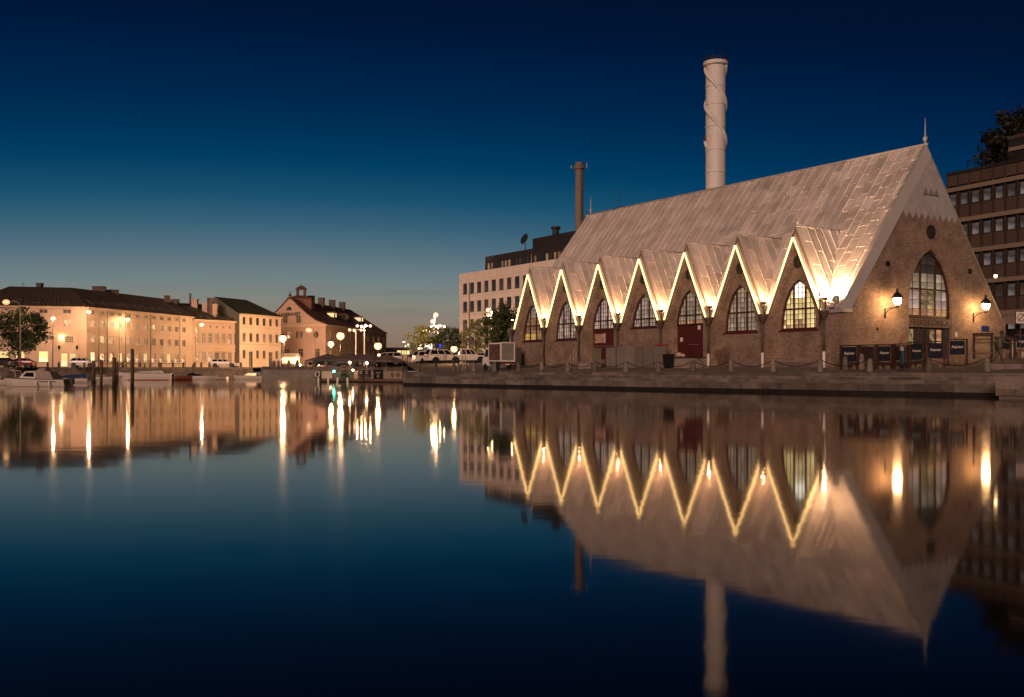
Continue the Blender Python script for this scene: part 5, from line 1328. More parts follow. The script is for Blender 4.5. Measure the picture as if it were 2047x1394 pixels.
MB().hexa([(-.9, -.45, 1.34), (-.1, -.4, 1.4), (-.1, .4, 1.4), (-.9, .45, 1.34), (-.75, -.3, 1.52), (-.3, -.28, 1.58), (-.3, .28, 1.58), (-.75, .3, 1.52)]).build('canopy_top', m_canvas, bt)
outboard(bt, -2.75, .2); mb = MB(); mb.tube([(1.7, -.45, .8), (1.8, -.45, 1.3), (2.35, -.2, 1.4), (2.5, 0, 1.42), (2.35, .2, 1.4), (1.8, .45, 1.3), (1.7, .45, .8)], .02, 5); mb.build('bow_rail', m_white, bt)
for s_ in (-1, 1): MB().box(-2.0, -.6, s_*.985-.005, s_*.985+.005, .42, .47).build('stripe', m_black, bt)
for x in (-1.5, -.4): MB().tube([(x, .99, .5), (x, 1.02, .12)], .06, 6).build('fender', m_white, bt)
b2_ = boat_thing('bow of a white boat cut by the left edge of the picture', -4, 93, R(10)); hull(4.2, 1.7, .5, 'hull', m_hull, b2_); outboard(b2_, 0, .6)
b3 = boat_thing('open boat under a blue tarpaulin behind the cabin boat', 141, 112, R(178)); hull(4.4, 1.7, .5, 'hull', m_hull, b3)
MB().hexa([(-2.0, -.7, .55), (1.3, -.5, .62), (1.3, .5, .62), (-2.0, .7, .55), (-1.9, -.2, .98), (.2, -.1, .9), (.2, .1, .9), (-1.9, .2, .98)]).build('tarpaulin', m_bluetarp, b3); outboard(b3, -2.3, .35)
b4 = boat_thing('long low white boat between the mooring posts', 200, 134, R(3)); hull(4.9, 1.8, .5, 'hull', m_hull, b4); MB().hexa([(-1.6, -.6, .5), (.9, -.5, .55), (.9, .5, .55), (-1.6, .6, .5), (-1.3, -.4, .78), (.3, -.35, .74), (.3, .35, .74), (-1.3, .4, .78)]).build('cover', m_canvas, b4); outboard(b4, -2.5, .3)
b5 = boat_thing('large white hull with red bottom behind the tallest post', 291, 141, R(185)); hull(7.2, 2.4, .95, 'hull', m_hull, b5, .6); MB().box(-3.2, 2.2, -1.02, 1.02, -.1, .12).build('red_bottom', m_redhull, b5)
MB().hexa([(-2.4, -.9, .95), (1.6, -.7, 1.0), (1.6, .7, 1.0), (-2.4, .9, .95), (-2.0, -.4, 1.35), (.8, -.3, 1.25), (.8, .3, 1.25), (-2.0, .4, 1.35)]).build('cover', m_hull, b5); outboard(b5, -3.6, .4)
b6 = boat_thing('small reddish wooden boat right of the large white hull', 358, 146, R(4)); hull(2.9, 1.4, .45, 'hull', m_redhull, b6); MB().box(-1.4, -1.2, -.5, .5, .3, .75).build('motor_bracket', m_white, b6)
b7 = boat_thing('white motor boat with swept deck below the pink building', 394, 147, R(2)); hull(5.0, 1.9, .55, 'hull', m_hull, b7, .7); MB().hexa([(-1.3, -.65, .58), (.9, -.5, .62), (.9, .5, .62), (-1.3, .65, .58), (-1.2, -.5, .9), (-.5, -.45, 1.05), (-.5, .45, 1.05), (-1.2, .5, .9)]).build('windscreen', m_glasscar, b7)
b8 = boat_thing('small white dinghy right of the swept motor boat', 437, 150, R(178)); hull(2.6, 1.3, .42, 'hull', m_hull, b8)
b9 = boat_thing('white boat moored beside the concrete pier', 500, 152, R(181)); hull(4.2, 1.8, .55, 'hull', m_hull, b9); MB().hexa([(-1.1, -.6, .58), (.8, -.5, .62), (.8, .5, .62), (-1.1, .6, .58), (-1.0, -.45, .95), (.3, -.4, .95), (.3, .4, .95), (-1.0, .45, .95)]).build('cabin', m_hull, b9)
# mooring posts
pw = M('post_timber', (.10, .062, .036), .9, var=.4, scale=2.5, bump=.5, bscale=8, stretch=(1, 1, .25)); pwd = M('wet_timber', (.018, .014, .011), .6, var=.3)
posts = [(168, 725, 762.5, .14), (187, 721, 769, .165), (202, 719, 770, .125), (228, 715, 772, .18), (234.5, 724, 762, .12), (264, 698, 776.5, .135), (289, 729, 759.5, .14), (321, 725, 759.5, .19), (385, 729, 758, .16), (455, 735, 757.5, .13)]
PT = []
for i, (px, y0, y1, r_) in enumerate(posts):
    Y = CAMH*2010/(y1-741); h = CAMH+(741-y0)*Y/2010; b = at(px, Y)
    lab = ['thin', 'round', 'straight', 'thickest', 'slender', 'tallest', 'short', 'stout', 'lone', 'last short'][i]
    o = thing('mooring_post', lab+' weathered mooring post standing in the canal, %s from the left' % ORD[i], 'mooring post', b, 0, 'mooring posts')
    MB().tube([(0, 0, .3), (0.01, 0, h*.6), (.0, .01, h)], [r_, r_*.97, r_*.93], 9).build('pile', pw, o, True)
    MB().tube([(0, 0, -1.5), (0, 0, .32)], r_*1.03, 9).build('wet_foot', pwd, o, True)
    PT.append((b, h))
def rope(a, b, sag, label, r_=.025, mat=m_black, name='mooring_rope', cat='rope', n=12, grp=None):
    a = Vector(a); b = Vector(b); o = MB().tube([a.lerp(b, i/n)-a-Vector((0, 0, sag*4*(i/n)*(1-i/n))) for i in range(n+1)], r_, 5).build(name, mat, smooth=True); o.location = a
    return tag(o, label, cat, grp)
rope(PT[1][0]+Vector((0, 0, 1.2)), at(163, 112, .6), .25, 'mooring rope from the second post to the tarpaulin boat')
rope(PT[5][0]+Vector((0, 0, 2.3)), PT[3][0]+Vector((0, 0, 1.4)), .2, 'mooring rope between the tallest and the thickest post')
# ================================================================ far quay furniture
mb_b = MB().lathe([(.17, 0), (.17, .55), (.13, .72), (.03, .8)], n=9).mesh('quay_bollard', m_iron)
bxs = [8, 25, 50, 70, 95, 117, 245, 262, 280, 300, 318, 345, 366, 388, 402, 418, 460, 481]
for i, px in enumerate(bxs):
    t0 = (px+0)/480; Y = 152+13*max(0, min(1, (px+383)/863))+1.0
    o = link('quay_bollard', mb_b); o.location = at(px, Y, 1.9); o.scale = (1, 1, 1.05); tag(o, 'dark iron bollard on the far quay, %s from the left' % ORD[i], 'bollard', 'iron bollards on the far quay')
for k_, (pa, pb) in enumerate(((142, 200), (205, 300), (290, 370))):
    a = at(pa, 163, 1.9); b = at(pb, 165, 1.9); rl = MB(); d = b-a; n_ = max(3, int(d.length/1.6))
    for z in (.55, 1.0): rl.beam(Vector((0, 0, z)), d+Vector((0, 0, z)), .05, .06)
    t_ = thing('quay_railing', ['iron railing on the far quay before the entrance portal', 'iron railing behind the mooring posts', 'iron railing left of the white estate car'][k_], 'railing', a)
    rl.build('rails', m_black, t_)
    for i in range(n_+1): q = d*(i/n_); MB().box(q.x-.04, q.x+.04, q.y-.04, q.y+.04, -.05, 1.05).build('rail_post', m_black, t_)
stone_b = MB().lathe([(.24, 0), (.25, .1), (.2, .7), (.15, .86), (.04, .92)], n=10).mesh('pier_bollard', m_granite, True)
for i, (px, Y) in enumerate(((542, 141), (548, 146), (556, 143), (577, 141), (594, 140), (611, 139.5), (627, 138.6), (652, 137.6))):
    o = link('pier_bollard', stone_b); o.location = at(px, Y, 1.9); tag(o, 'stone bollard on the concrete pier, %s from the left' % ORD[i], 'bollard', 'stone bollards on the pier')
# ================================================================ chain bollards along the near quay
gb = MB().lathe([(.195, 0), (.195, .05), (.18, .3), (.15, .66), (.13, .76), (.07, .82), (.02, .83)], n=12).mesh('granite_bollard', m_granite, True)
bpx = [836, 870, 907, 947, 988, 1036, 1082, 1134, 1190, 1250.5, 1315, 1385, 1461, 1545, 1639, 1738, 1856, 1973]
BP = []
for i, px in enumerate(bpx):
    o = link('granite_bollard', gb); p = onq(px, 2.25); o.location = p; o.rotation_euler = (random.uniform(-.03, .03), random.uniform(-.03, .03), random.uniform(0, 6)); BP.append(p)
    o.scale = (1, 1, random.uniform(.95, 1.06))
    tag(o, 'granite bollard on the near quay edge, %s from the left' % ORD[i], 'bollard', 'granite bollards on the near quay')
for i in range(5, len(BP)-1):
    a = BP[i]+Vector((0, 0, .78)); b = BP[i+1]+Vector((0, 0, .78))
    rope(a, b, .42, 'iron chain between the %s and %s granite bollards from the left' % (ORD[i], ORD[i+1]), .028, m_black, 'bollard_chain', 'chain', 14, 'chains along the near quay')
for i, (px, c_) in enumerate(((1689, 3.9), (1722, 4.1))):
    o = link('granite_bollard', gb); o.location = onq(px, c_); o.scale = (1, 1, 1.05 if i == 0 else 1.2); tag(o, ['granite bollard set back before the first cloth panel', 'slim pale bollard before the plain red panel'][i], 'bollard', 'granite bollards on the near quay')

# ================================================================ things along the foot of the hall
def facing(a, b): d = b-a; return math.atan2(d.y, d.x)
p = HW(-1.0, V0+7*BAY-.3); p.z = gz(p)
cb = thing('electrical_cabinet', 'grey steel electrical cabinet at the far corner of the hall', 'cabinet', p, TH+R(90)); m_cab = M('cabinet_grey', (.085, .075, .065), .6, var=.15, rand=.1)
MB().box(-2.0, 0, -.3, .3, 0, 1.65).build('case', m_cab, cb); MB().box(-2.05, .05, -.35, .35, 1.65, 1.72).build('lid', m_cab, cb)
for x in (-1.95, -.98): 
    dr_ = MB().box(x, x+.93, .3, .33, .1, 1.58).build('door', m_cab, cb); MB().box(x+.78, x+.83, .33, .36, .8, 1.05).build('handle', m_white, dr_)
# bin enclosure of ribbed sheet panels
a = onq(1181, 5.6); b = onq(1330, 6.0); en = thing('sheet_enclosure', 'enclosure of grey ribbed sheet panels against the hall wall', 'enclosure', a, facing(a, b)); L = (b-a).length
m_sheet = M('grey_sheet', (.17, .145, .12), .6, var=.2, scale=1, rand=.15)
def sheet(x0, x1, h, y=0.0, nm='ribbed_panel', dy=0):
    mb = MB(); n_ = int(h/.09)
    for i in range(n_): mb.box(x0, x1, y-(.018 if i % 2 else 0), y+.04, i*.09+.06, (i+1)*.09+.06)
    return mb.build(nm, m_sheet, en)
fx = lambda px: (onq(px, 5.8)-a).length
for x0, x1, h in ((1212.5, 1231, 1.62), (1233, 1268.5, 1.72), (1269.5, 1284, 1.76), (1285, 1303, 1.76), (1304.5, 1327, 1.7)): sheet(fx(x0), fx(x1), h)
x0, x1 = fx(1181.5), fx(1203)
dm = MB().box(x0, x1, 0, .03, .1, 1.62).build('door_panel', M('green_sheet', (.14, .13, .085), .6, var=.15), en)
mb = MB(); mb.beam((x0, -.02, .1), (x0, -.02, 1.66), .06, .06); mb.beam((x1, -.02, .1), (x1, -.02, 1.66), .06, .06); mb.beam((x0, -.02, 1.64), (x1, -.02, 1.64), .05, .05); mb.beam((x0, -.03, 1.6), (x1, -.03, .15), .05, .04)
mb.build('door_frame', m_sheet, en)
MB().box(fx(1203), fx(1212.5), .5, .55, .05, 1.7).build('gap_shade', m_black, en)  # black sheet set back in the opening stands in for its shade
MB().box(fx(1181), fx(1232), -.0, .9, 1.78, 1.84).build('roof_sheet', m_sheet, en)
rd = MB().hexa([Vector(q) for q in ((fx(1300), .2, 1.74), (fx(1322), .2, 1.74), (fx(1322), .8, 1.74), (fx(1300), .8, 1.74), (fx(1306), .3, 1.9), (fx(1320), .3, 1.86), (fx(1320), .7, 1.86), (fx(1306), .7, 1.9))]).build('red_cover', M('red_cloth', (.25, .03, .03), .8, var=.2), en)
# loading dock before the red door, with its steps
yk = YK[2]; dk = thing('loading_dock', 'low concrete loading dock with steps before the dark red door', 'loading dock', HW(0, yk, 0), TH)
MB().box(-1.35, .35, -1.7, 3.2, 1.1, 2.28).build('platform', M('dock_concrete', (.26, .21, .17), .9, var=.25, bump=.3), dk); MB().box(-1.42, .35, -1.75, 3.25, 2.28, 2.36).build('platform_edge', m_iron, dk)
for i in range(4): MB().box(-1.2, .3, -1.75-.3*(i+1), -1.75-.3*i-.005, 1.2, 2.28-.2*(i+1)).build('step', m_concrete, dk)
mb = MB(); mb.tube([(-1.3, -1.8, 2.3), (-1.3, -1.8, 2.75), (-1.3, -3.1, 1.9), (-1.3, -3.1, 1.45)], .025, 5); mb.build('handrail', m_black, dk)
for i, (y, s_, lab) in enumerate(((yk+.2, .26, 'larger pale sack left on the loading dock'), (yk-.25, .18, 'smaller pale sack left on the loading dock'))):
    o = MB().sph((0, 0, s_*.7), s_, 10, 6, (1, 1.2, .8)).build('sack', M('sack_cloth', (.5, .36, .28), .9, var=.2), smooth=True); o.location = HW(-.6, y, 2.36); tag(o, lab, 'sack')
o = thing('waste_bin', 'dark wheeled waste bin beside the ribbed panels', 'waste bin', onq(1336, 5.9), TH+R(90)); MB().hexa([(-.25, -.28, .08), (.25, -.28, .08), (.25, .28, .08), (-.25, .28, .08), (-.3, -.34, 1.0), (.3, -.34, 1.0), (.3, .34, 1.0), (-.3, .34, 1.0)]).build('body', m_black, o); MB().box(-.32, .32, -.36, .38, 1.0, 1.07).build('lid', m_red, o)
# concrete ramp and poles further left
a = onq(1153, 5.4); b = onq(1180, 5.6); r_ = thing('concrete_ramp', 'low pale concrete block beside the ribbed enclosure', 'concrete block', a, facing(a, b)); L = (b-a).length; MB().hexa([(0, 0, -.3), (L, 0, -.3), (L, .8, -.3), (0, .8, -.3), (0.05, .02, .42), (L, .02, .42), (L, .8, .42), (0.05, .8, .42)]).build('block', M('dock_concrete', (.26, .21, .17)), r_); MB().box(-.03, L, -.03, .8, .42, .5).build('slab', m_concrete, r_)
for i, (px, h) in enumerate(((1139, 1.2), (1146, 1.65), (1151, 1.6))):
    o = MB().tube([(0, 0, 0), (0, 0, h)], .035, 6).build('thin_pole', m_post, smooth=True); o.location = onq(px, 5.0); tag(o, 'thin pale pole before the brick wall, %s from the left of three' % ORD[i], 'pole', 'thin poles by the wall')
# pallet leaning on the wall
p = HW(-.18, YK[1]+1.05); p.z = gz(p)
pl_ = thing('wooden_pallet', 'wooden pallet leaning against the brick wall', 'pallet', p, TH+R(90)); tilt = Matrix.Rotation(R(-12), 4, 'X') @ Matrix.Rotation(R(14), 4, 'Y')
for i in range(7): MB().box(-.6+i*.18, -.6+i*.18+.11, .02, .045, 0, 1.35).build('board', m_wood, pl_).matrix_basis = tilt
for z in (.05, .62, 1.2): MB().box(-.62, .62, -.08, .02, z, z+.1).build('bearer', m_wood, pl_).matrix_basis = tilt
# small red light of the far corner
o = MB().sph((0, 0, 0), .09, 8, 6).build('marker_lamp', E('cool_marker', (.75, .9, 1.0), 60), smooth=True); o.location = HW(-.9, LEN+.3, 3.1); tag(o, 'small cool white lamp at the far corner of the hall', 'lamp')

# ================================================================ cloth barriers of the open-air restaurant
m_navy = M('navy_cloth', (.006, .008, .018), .85, var=.3, scale=2, rand=.2); m_maroon = M('maroon_board', (.025, .008, .007), .8, var=.3)
m_letter = M('cream_print', (.62, .55, .46), .8, var=.05)
kaj = text_mesh('Kajutan', .34, m_letter, 'lettering', .004, font_shear=.25, bold=.006)
def barrier(label, px0, px1, y0, y1, c_, cloth, text=True, c1=None):
    a = onq(px0, c_); b = onq(px1, c_ if c1 is None else c1); Y = (a.y+b.y)/2
    zb = CAMH+(741-y1)*Y/2010; zt_ = CAMH+(741-y0)*Y/2010; a.z = b.z = zb; L = (b-a).length; h = zt_-zb
    t_ = thing('cloth_barrier', label, 'barrier', a, facing(a, b), 'cloth barriers of the restaurant terrace')
    for x in (.05, L-.05): MB().box(x-.06, x+.06, -.06, .06, -.25, h).build('post', m_wood_dark, t_)
    MB().box(0, L, -.09, .09, h-.07, h).build('top_rail', m_wood_dark, t_); MB().box(.1, L-.1, -.04, .04, .12, .34).build('bottom_board', m_wood if c_ > 5 else m_wood_dark, t_)
    MB().box(.16, L-.16, -.03, .0, .38, h-.12).build('cloth_panel', cloth, t_)
    for x in (L*.25, L*.75): MB().box(x-.08, x+.08, -.05, .3, -.2, .12).build('foot', m_wood, t_)
    if text: o = link('lettering', kaj, t_, Matrix.Translation((L/2, -.038, .38+(h-.5)*.56)) @ Matrix.Rotation(R(90), 4, 'X') @ Matrix.Scale(min(1.3, L*.62/1.15), 4))
    return t_
barrier('black lettered cloth barrier nearest the corner pier', 1679, 1716, 690, 735, 4.4, m_navy)
barrier('plain dark red barrier behind the slim pale bollard', 1716.5, 1751, 689, 735, 4.5, m_maroon, False)
barrier('black lettered cloth barrier left of the striped figure', 1751.5, 1784, 688.5, 735, 4.6, m_navy)
barrier('dark plain barrier behind the striped figure', 1786, 1815, 687, 734, 4.9, m_maroon, False)
barrier('navy lettered cloth barrier right of the striped figure', 1817, 1848, 683.5, 732, 5.0, m_navy)
barrier('navy lettered cloth barrier left of the plaza bollard gap', 1850, 1889, 682, 729.5, 5.6, m_navy, True, 6.0)
barrier('navy lettered cloth barrier on tall feet at the terrace entrance', 1892.5, 1934, 677.5, 722, 6.8, m_navy, True, 7.2)
barrier('navy cloth barrier behind the walking bronze figure', 1988, 2022, 673, 710, 11, m_navy, False, 11.3)
barrier('navy lettered cloth barrier cut by the right edge', 2026, 2066, 669, 708, 11.2, m_navy, True, 12)
a = onq(1944, 8.5); b = onq(1984, 8.9); rk = thing('wooden_rack', 'stacked wooden bench rack at the terrace entrance', 'rack', Vector((a.x, a.y, CAMH+(741-712)*a.y/2010)), facing(a, b)); L = (b-a).length
for x in (.06, L-.06): MB().box(x-.06, x+.06, -.08, .5, -.2, 1.32).build('upright', m_wood_dark, rk)
for z in (1.22, 1.0, .8): MB().box(.12, L-.12, -.04, .02, z-.05, z+.05).build('slat', m_wood_dark if z > 1.2 else m_wood, rk)
MB().box(.12, L-.12, .0, .06, .38, .74).build('board', M('pale_board', (.28, .20, .13), .8, var=.2), rk); MB().box(0, L, -.1, .5, .12, .2).build('shelf', m_wood, rk); MB().box(-.02, L+.02, -.12, .55, 1.3, 1.38).build('top', m_wood_dark, rk)
# low stone kerb under the walking figure
a = onq(1977, 4.2); b = onq(2075, 4.6); kb = thing('stone_kerb', 'low stone kerb blocks under the walking figure', 'kerb', Vector((a.x, a.y, 1.3)), facing(a, b)); L = (b-a).length
for i in range(3): MB().box(i*L/3+.01, (i+1)*L/3-.01, 0, .9, -.2, .42).build('kerb_block', m_granite, kb)
# parking sign at the right edge
p = onq(2040, 8); sg = thing('no_parking_sign', 'white square sign with crossed circle at the right edge', 'sign', p, R(10))
MB().tube([(0, .03, 0), (0, .03, 3.3)], .035, 6).build('post', m_iron, sg)
MB().box(-.36, .36, -.02, .02, 2.35, 3.1).build('plate_edge', m_red, sg); MB().box(-.32, .32, -.026, -.018, 2.39, 3.06).build('plate', m_white, sg)
mb = MB(); 
for i in range(20):
    t0, t1 = 2*math.pi*i/20, 2*math.pi*(i+1)/20; q = [(math.cos(t)*r_, math.sin(t)*r_) for t, r_ in ((t0, .24), (t1, .24), (t1, .19), (t0, .19))]; mb.face([(u, -.03, 2.73+v) for u, v in q])
mb.face([(-.2, -.03, 2.55), (-.16, -.03, 2.51), (.2, -.03, 2.9), (.16, -.03, 2.94)]); mb.build('symbol', M('sign_brown', (.12, .05, .04), .6), sg)

# ================================================================ people and figures
def figure(name, label, cat, loc, rz, joints, links_, mat, scale=1.0, sub=2, group=None):
    """one continuous body grown from a skeleton: joints name -> (x, y, z, radius)"""
    t_ = thing(name, label, cat, loc, rz, group); names = list(joints); idx = {k: i for i, k in enumerate(names)}
    me = bpy.data.meshes.new('body'); me.from_pydata([tuple(c*scale for c in joints[k][:3]) for k in names], [(idx[a], idx[b]) for a, b in links_], [])
    o = bpy.data.objects.new('body', me); C.objects.link(o); o.parent = t_; me.materials.append(mat)
    sk = o.modifiers.new('Skin', 'SKIN'); sk.use_smooth_shade = True
    for i, k in enumerate(names):
        r_ = joints[k][3]*scale; me.skin_vertices[0].data[i].radius = (r_, r_*(joints[k][4] if len(joints[k]) > 4 else 1)); me.skin_vertices[0].data[i].use_root = (i == 0)
    ss = o.modifiers.new('Sub', 'SUBSURF'); ss.levels = 1; ss.render_levels = sub
    return t_, o
def zone_mat(name, zones, stripes=None):
    """body colours by height: zones [(top z, colour)]; stripes (z0, z1, colour)"""
    m, t, n, l, p = _nodes(name); p.inputs['Roughness'].default_value = .6
    co = n.new('ShaderNodeTexCoord'); sp = n.new('ShaderNodeSeparateXYZ'); l.new(co.outputs['Object'], sp.inputs[0])
    rp = n.new('ShaderNodeValToRGB'); rp.color_ramp.interpolation = 'CONSTANT'; mr = n.new('ShaderNodeMapRange'); l.new(sp.outputs[2], mr.inputs[0]); mr.inputs[2].default_value = 2.5
    l.new(mr.outputs[0], rp.inputs[0]); el = rp.color_ramp.elements
    while len(el) > 1: el.remove(el[-1])
    el[0].color = (*zones[0][1], 1); el[0].position = 0
    for (z, _), (_, c_) in zip(zones, zones[1:]): k = el.new(z/2.5); k.color = (*c_, 1)
    out = rp.outputs[0]
    if stripes:
        wv = n.new('ShaderNodeMath'); wv.operation = 'PINGPONG'; l.new(sp.outputs[2], wv.inputs[0]); wv.inputs[1].default_value = stripes[3]
        g1 = n.new('ShaderNodeMath'); g1.operation = 'GREATER_THAN'; l.new(wv.outputs[0], g1.inputs[0]); g1.inputs[1].default_value = stripes[3]*.55
        a_ = n.new('ShaderNodeMath'); a_.operation = 'GREATER_THAN'; l.new(sp.outputs[2], a_.inputs[0]); a_.inputs[1].default_value = stripes[0]
        b_ = n.new('ShaderNodeMath'); b_.operation = 'LESS_THAN'; l.new(sp.outputs[2], b_.inputs[0]); b_.inputs[1].default_value = stripes[1]
        m1_ = n.new('ShaderNodeMath'); m1_.operation = 'MULTIPLY'; l.new(g1.outputs[0], m1_.inputs[0]); l.new(a_.outputs[0], m1_.inputs[1])
        m2_ = n.new('ShaderNodeMath'); m2_.operation = 'MULTIPLY'; l.new(m1_.outputs[0], m2_.inputs[0]); l.new(b_.outputs[0], m2_.inputs[1])
        mx_ = n.new('ShaderNodeMix'); mx_.data_type = 'RGBA'; l.new(m2_.outputs[0], mx_.inputs['Factor']); l.new(out, mx_.inputs['A']); mx_.inputs['B'].default_value = (*stripes[2], 1); out = mx_.outputs['Result']
    l.new(out, p.inputs['Base Color']); return m
def fingers(J, LK, hand, d, side, s_=1.0):
    """palm plus four fingers and a thumb, from joint `hand` along direction d"""
    h = Vector(J[hand][:3]); d = Vector(d).normalized(); sd = Vector(side).normalized(); up = d.cross(sd).normalized()
    J[hand+'_palm'] = (*(h+d*.07*s_), .032*s_); LK.append((hand, hand+'_palm'))
    for i, (o_, ln) in enumerate(((-.033, .075), (-.011, .088), (.011, .082), (.033, .064))):
        p1 = h+d*.105*s_+sd*o_*s_; p2 = p1+d*ln*.5*s_-up*.01; p3 = p2+d*ln*.35*s_-up*.03*s_
        for nm, q, r_ in (('a', p1, .011), ('b', p2, .010), ('c', p3, .008)): J[f'{hand}_f{i}{nm}'] = (*q, r_*s_)
        LK += [(hand+'_palm', f'{hand}_f{i}a'), (f'{hand}_f{i}a', f'{hand}_f{i}b'), (f'{hand}_f{i}b', f'{hand}_f{i}c')]
    t1 = h+d*.045*s_-sd*.045*s_; t2 = t1+d*.04*s_-sd*.02*s_-up*.015*s_
    J[hand+'_t1'] = (*t1, .013*s_); J[hand+'_t2'] = (*t2, .010*s_); LK += [(hand+'_palm', hand+'_t1'), (hand+'_t1', hand+'_t2')]
# painted fisherman: faces right, leaning back a little, forearms raised before the chest
J = {'pelvis': (0, 0, .98, .155, .85), 'waist': (-.02, 0, 1.14, .165, .85), 'chest': (-.04, 0, 1.38, .185, .85), 'neck': (-.03, 0, 1.60, .065), 'jaw': (.0, 0, 1.70, .082), 'head': (-.01, 0, 1.80, .108), 'crown': (-.02, 0, 1.88, .085)}
LK = [('pelvis', 'waist'), ('waist', 'chest'), ('chest', 'neck'), ('neck', 'jaw'), ('jaw', 'head'), ('head', 'crown')]
for s_, nm in ((-1, 'R'), (1, 'L')):
    J['hip'+nm] = (0, s_*.10, .90, .115); J['knee'+nm] = (.05 if s_ < 0 else -.03, s_*.12, .50, .08); J['ankle'+nm] = (-.0 if s_ < 0 else -.06, s_*.12, .11, .062); J['toe'+nm] = (.17 if s_ < 0 else .12, s_*.14, .05, .05)
    J['shoulder'+nm] = (-.04, s_*.22, 1.50, .085); J['elbow'+nm] = (.06, s_*.30, 1.24, .062); J['wrist'+nm] = (.30, s_*.16, 1.34, .045)
    LK += [('pelvis', 'hip'+nm), ('hip'+nm, 'knee'+nm), ('knee'+nm, 'ankle'+nm), ('ankle'+nm, 'toe'+nm), ('chest', 'shoulder'+nm), ('shoulder'+nm, 'elbow'+nm), ('elbow'+nm, 'wrist'+nm)]
    fingers(J, LK, 'wrist'+nm, (.8, -s_*.5, .15), (0, s_*.4, 1), 1.0)
zm = zone_mat('painted_fisherman', [(.30, (.008, .007, .007)), (1.06, (.006, .045, .065)), (1.30, (.52, .46, .40)), (1.42, (.30, .15, .09)), (2.5, (.34, .165, .10))], (1.06, 1.50, (.035, .025, .022), .055))
p = onq(1803, 3.1); p.z = CAMH+(741-737.5)*p.y/2010
F1, o = figure('fisherman_statue', 'painted life-size figure in striped shirt and blue trousers facing right', 'statue', p, R(-12), J, LK, zm, 1.06)
mb = MB()
for s_ in (-1, 1): mb.sph((.105, s_*.04, 1.925), .014, 8, 5); mb.sph((.0, s_*.118, 1.90), .03, 8, 5, (.6, .4, 1))
mb.build('eyes_and_ears', M('face_dark', (.2, .1, .07), .6), F1, True); MB().sph((.125, 0, 1.885), .026, 8, 5, (1, .7, 1.2)).build('nose', M('figure_skin', (.34, .165, .10), .6), F1, True)
MB().box(.095, .112, -.035, .035, 1.825, 1.838).build('mouth', M('face_dark', (.2, .1, .07)), F1)
MB().tube([(.38, .1, 1.45), (.42, -.02, 1.42), (.40, -.14, 1.45)], [.05, .07, .05], 8).build('held_fish', M('figure_skin', (.34, .165, .10)), F1, True)
for s_ in (-1, 1): MB().box(-.12, .2, s_*.13-.07, s_*.13+.07, -.01, .03).build('boot_sole', m_black, F1)
# walking bronze man with hat, arm stretched to the right
J = {'pelvis': (0, 0, .90, .15, .8), 'waist': (.02, 0, 1.05, .16, .8), 'chest': (.07, 0, 1.28, .18, .8), 'neck': (.13, 0, 1.46, .062), 'jaw': (.18, 0, 1.54, .078), 'head': (.17, 0, 1.63, .10), 'crown': (.16, 0, 1.70, .08)}
LK = [('pelvis', 'waist'), ('waist', 'chest'), ('chest', 'neck'), ('neck', 'jaw'), ('jaw', 'head'), ('head', 'crown')]
for s_, nm in ((-1, 'R'), (1, 'L')):
    kx, ax = (.10, .12) if s_ < 0 else (-.06, -.36)
    J['hip'+nm] = (0, s_*.09, .82, .115); J['knee'+nm] = (kx, s_*.10, .46, .085); J['ankle'+nm] = (ax, s_*.10, .10 if s_ < 0 else .16, .065); J['toe'+nm] = (ax+.18, s_*.11, .05 if s_ < 0 else .06, .05)
    J['shoulder'+nm] = (.07, s_*.2, 1.38, .085)
    if s_ < 0: J['elbow'+nm] = (.26, -.24, 1.14, .062); J['wrist'+nm] = (.56, -.22, 1.10, .045)
    else: J['elbow'+nm] = (-.16, .26, 1.14, .062); J['wrist'+nm] = (-.26, .24, .88, .045)
    LK += [('pelvis', 'hip'+nm), ('hip'+nm, 'knee'+nm), ('knee'+nm, 'ankle'+nm), ('ankle'+nm, 'toe'+nm), ('chest', 'shoulder'+nm), ('shoulder'+nm, 'elbow'+nm), ('elbow'+nm, 'wrist'+nm)]
    fingers(J, LK, 'wrist'+nm, (1, 0, -.05) if s_ < 0 else (-.25, 0, -.9), (0, 1, 0), 1.0)
m_bronze = M('green_bronze', (.085, .085, .05), .5, metal=.3, var=.35, scale=4)
p = onq(1996, 4.5); p.z = CAMH+(741-726.5)*p.y/2010
F2, o = figure('walking_statue', 'green bronze figure of a walking man in hat reaching out to the right', 'statue', p, R(-8), J, LK, m_bronze, 1.0)
MB().lathe([(.17, 0), (.165, .025), (.11, .04), (.10, .13), (.06, .15), (.01, .155)], (.165, 0, 1.665), 14).build('hat', m_bronze, F2, True)
MB().lathe([(.20, .78), (.19, .95), (.21, 1.15), (.23, 1.32), (.12, 1.42)], (.04, 0, 0), 12).build('jacket', m_bronze, F2, True)
MB().sph((.275, 0, 1.585), .024, 8, 5).build('nose', m_bronze, F2, True)
MB().beam((.66, -.22, 1.12), (.95, -.22, 1.16), .02, .02).build('rod', m_bronze, F2)
# a small dog-like clutter is left out; bags behind the figure
o = MB().sph((0, 0, .16), .22, 10, 6, (1.2, .8, .8)).build('bag', m_wood_dark, smooth=True); o.location = onq(1978, 5.2); o.location.z = 1.78; tag(o, 'dark bag lying behind the walking figure', 'bag')

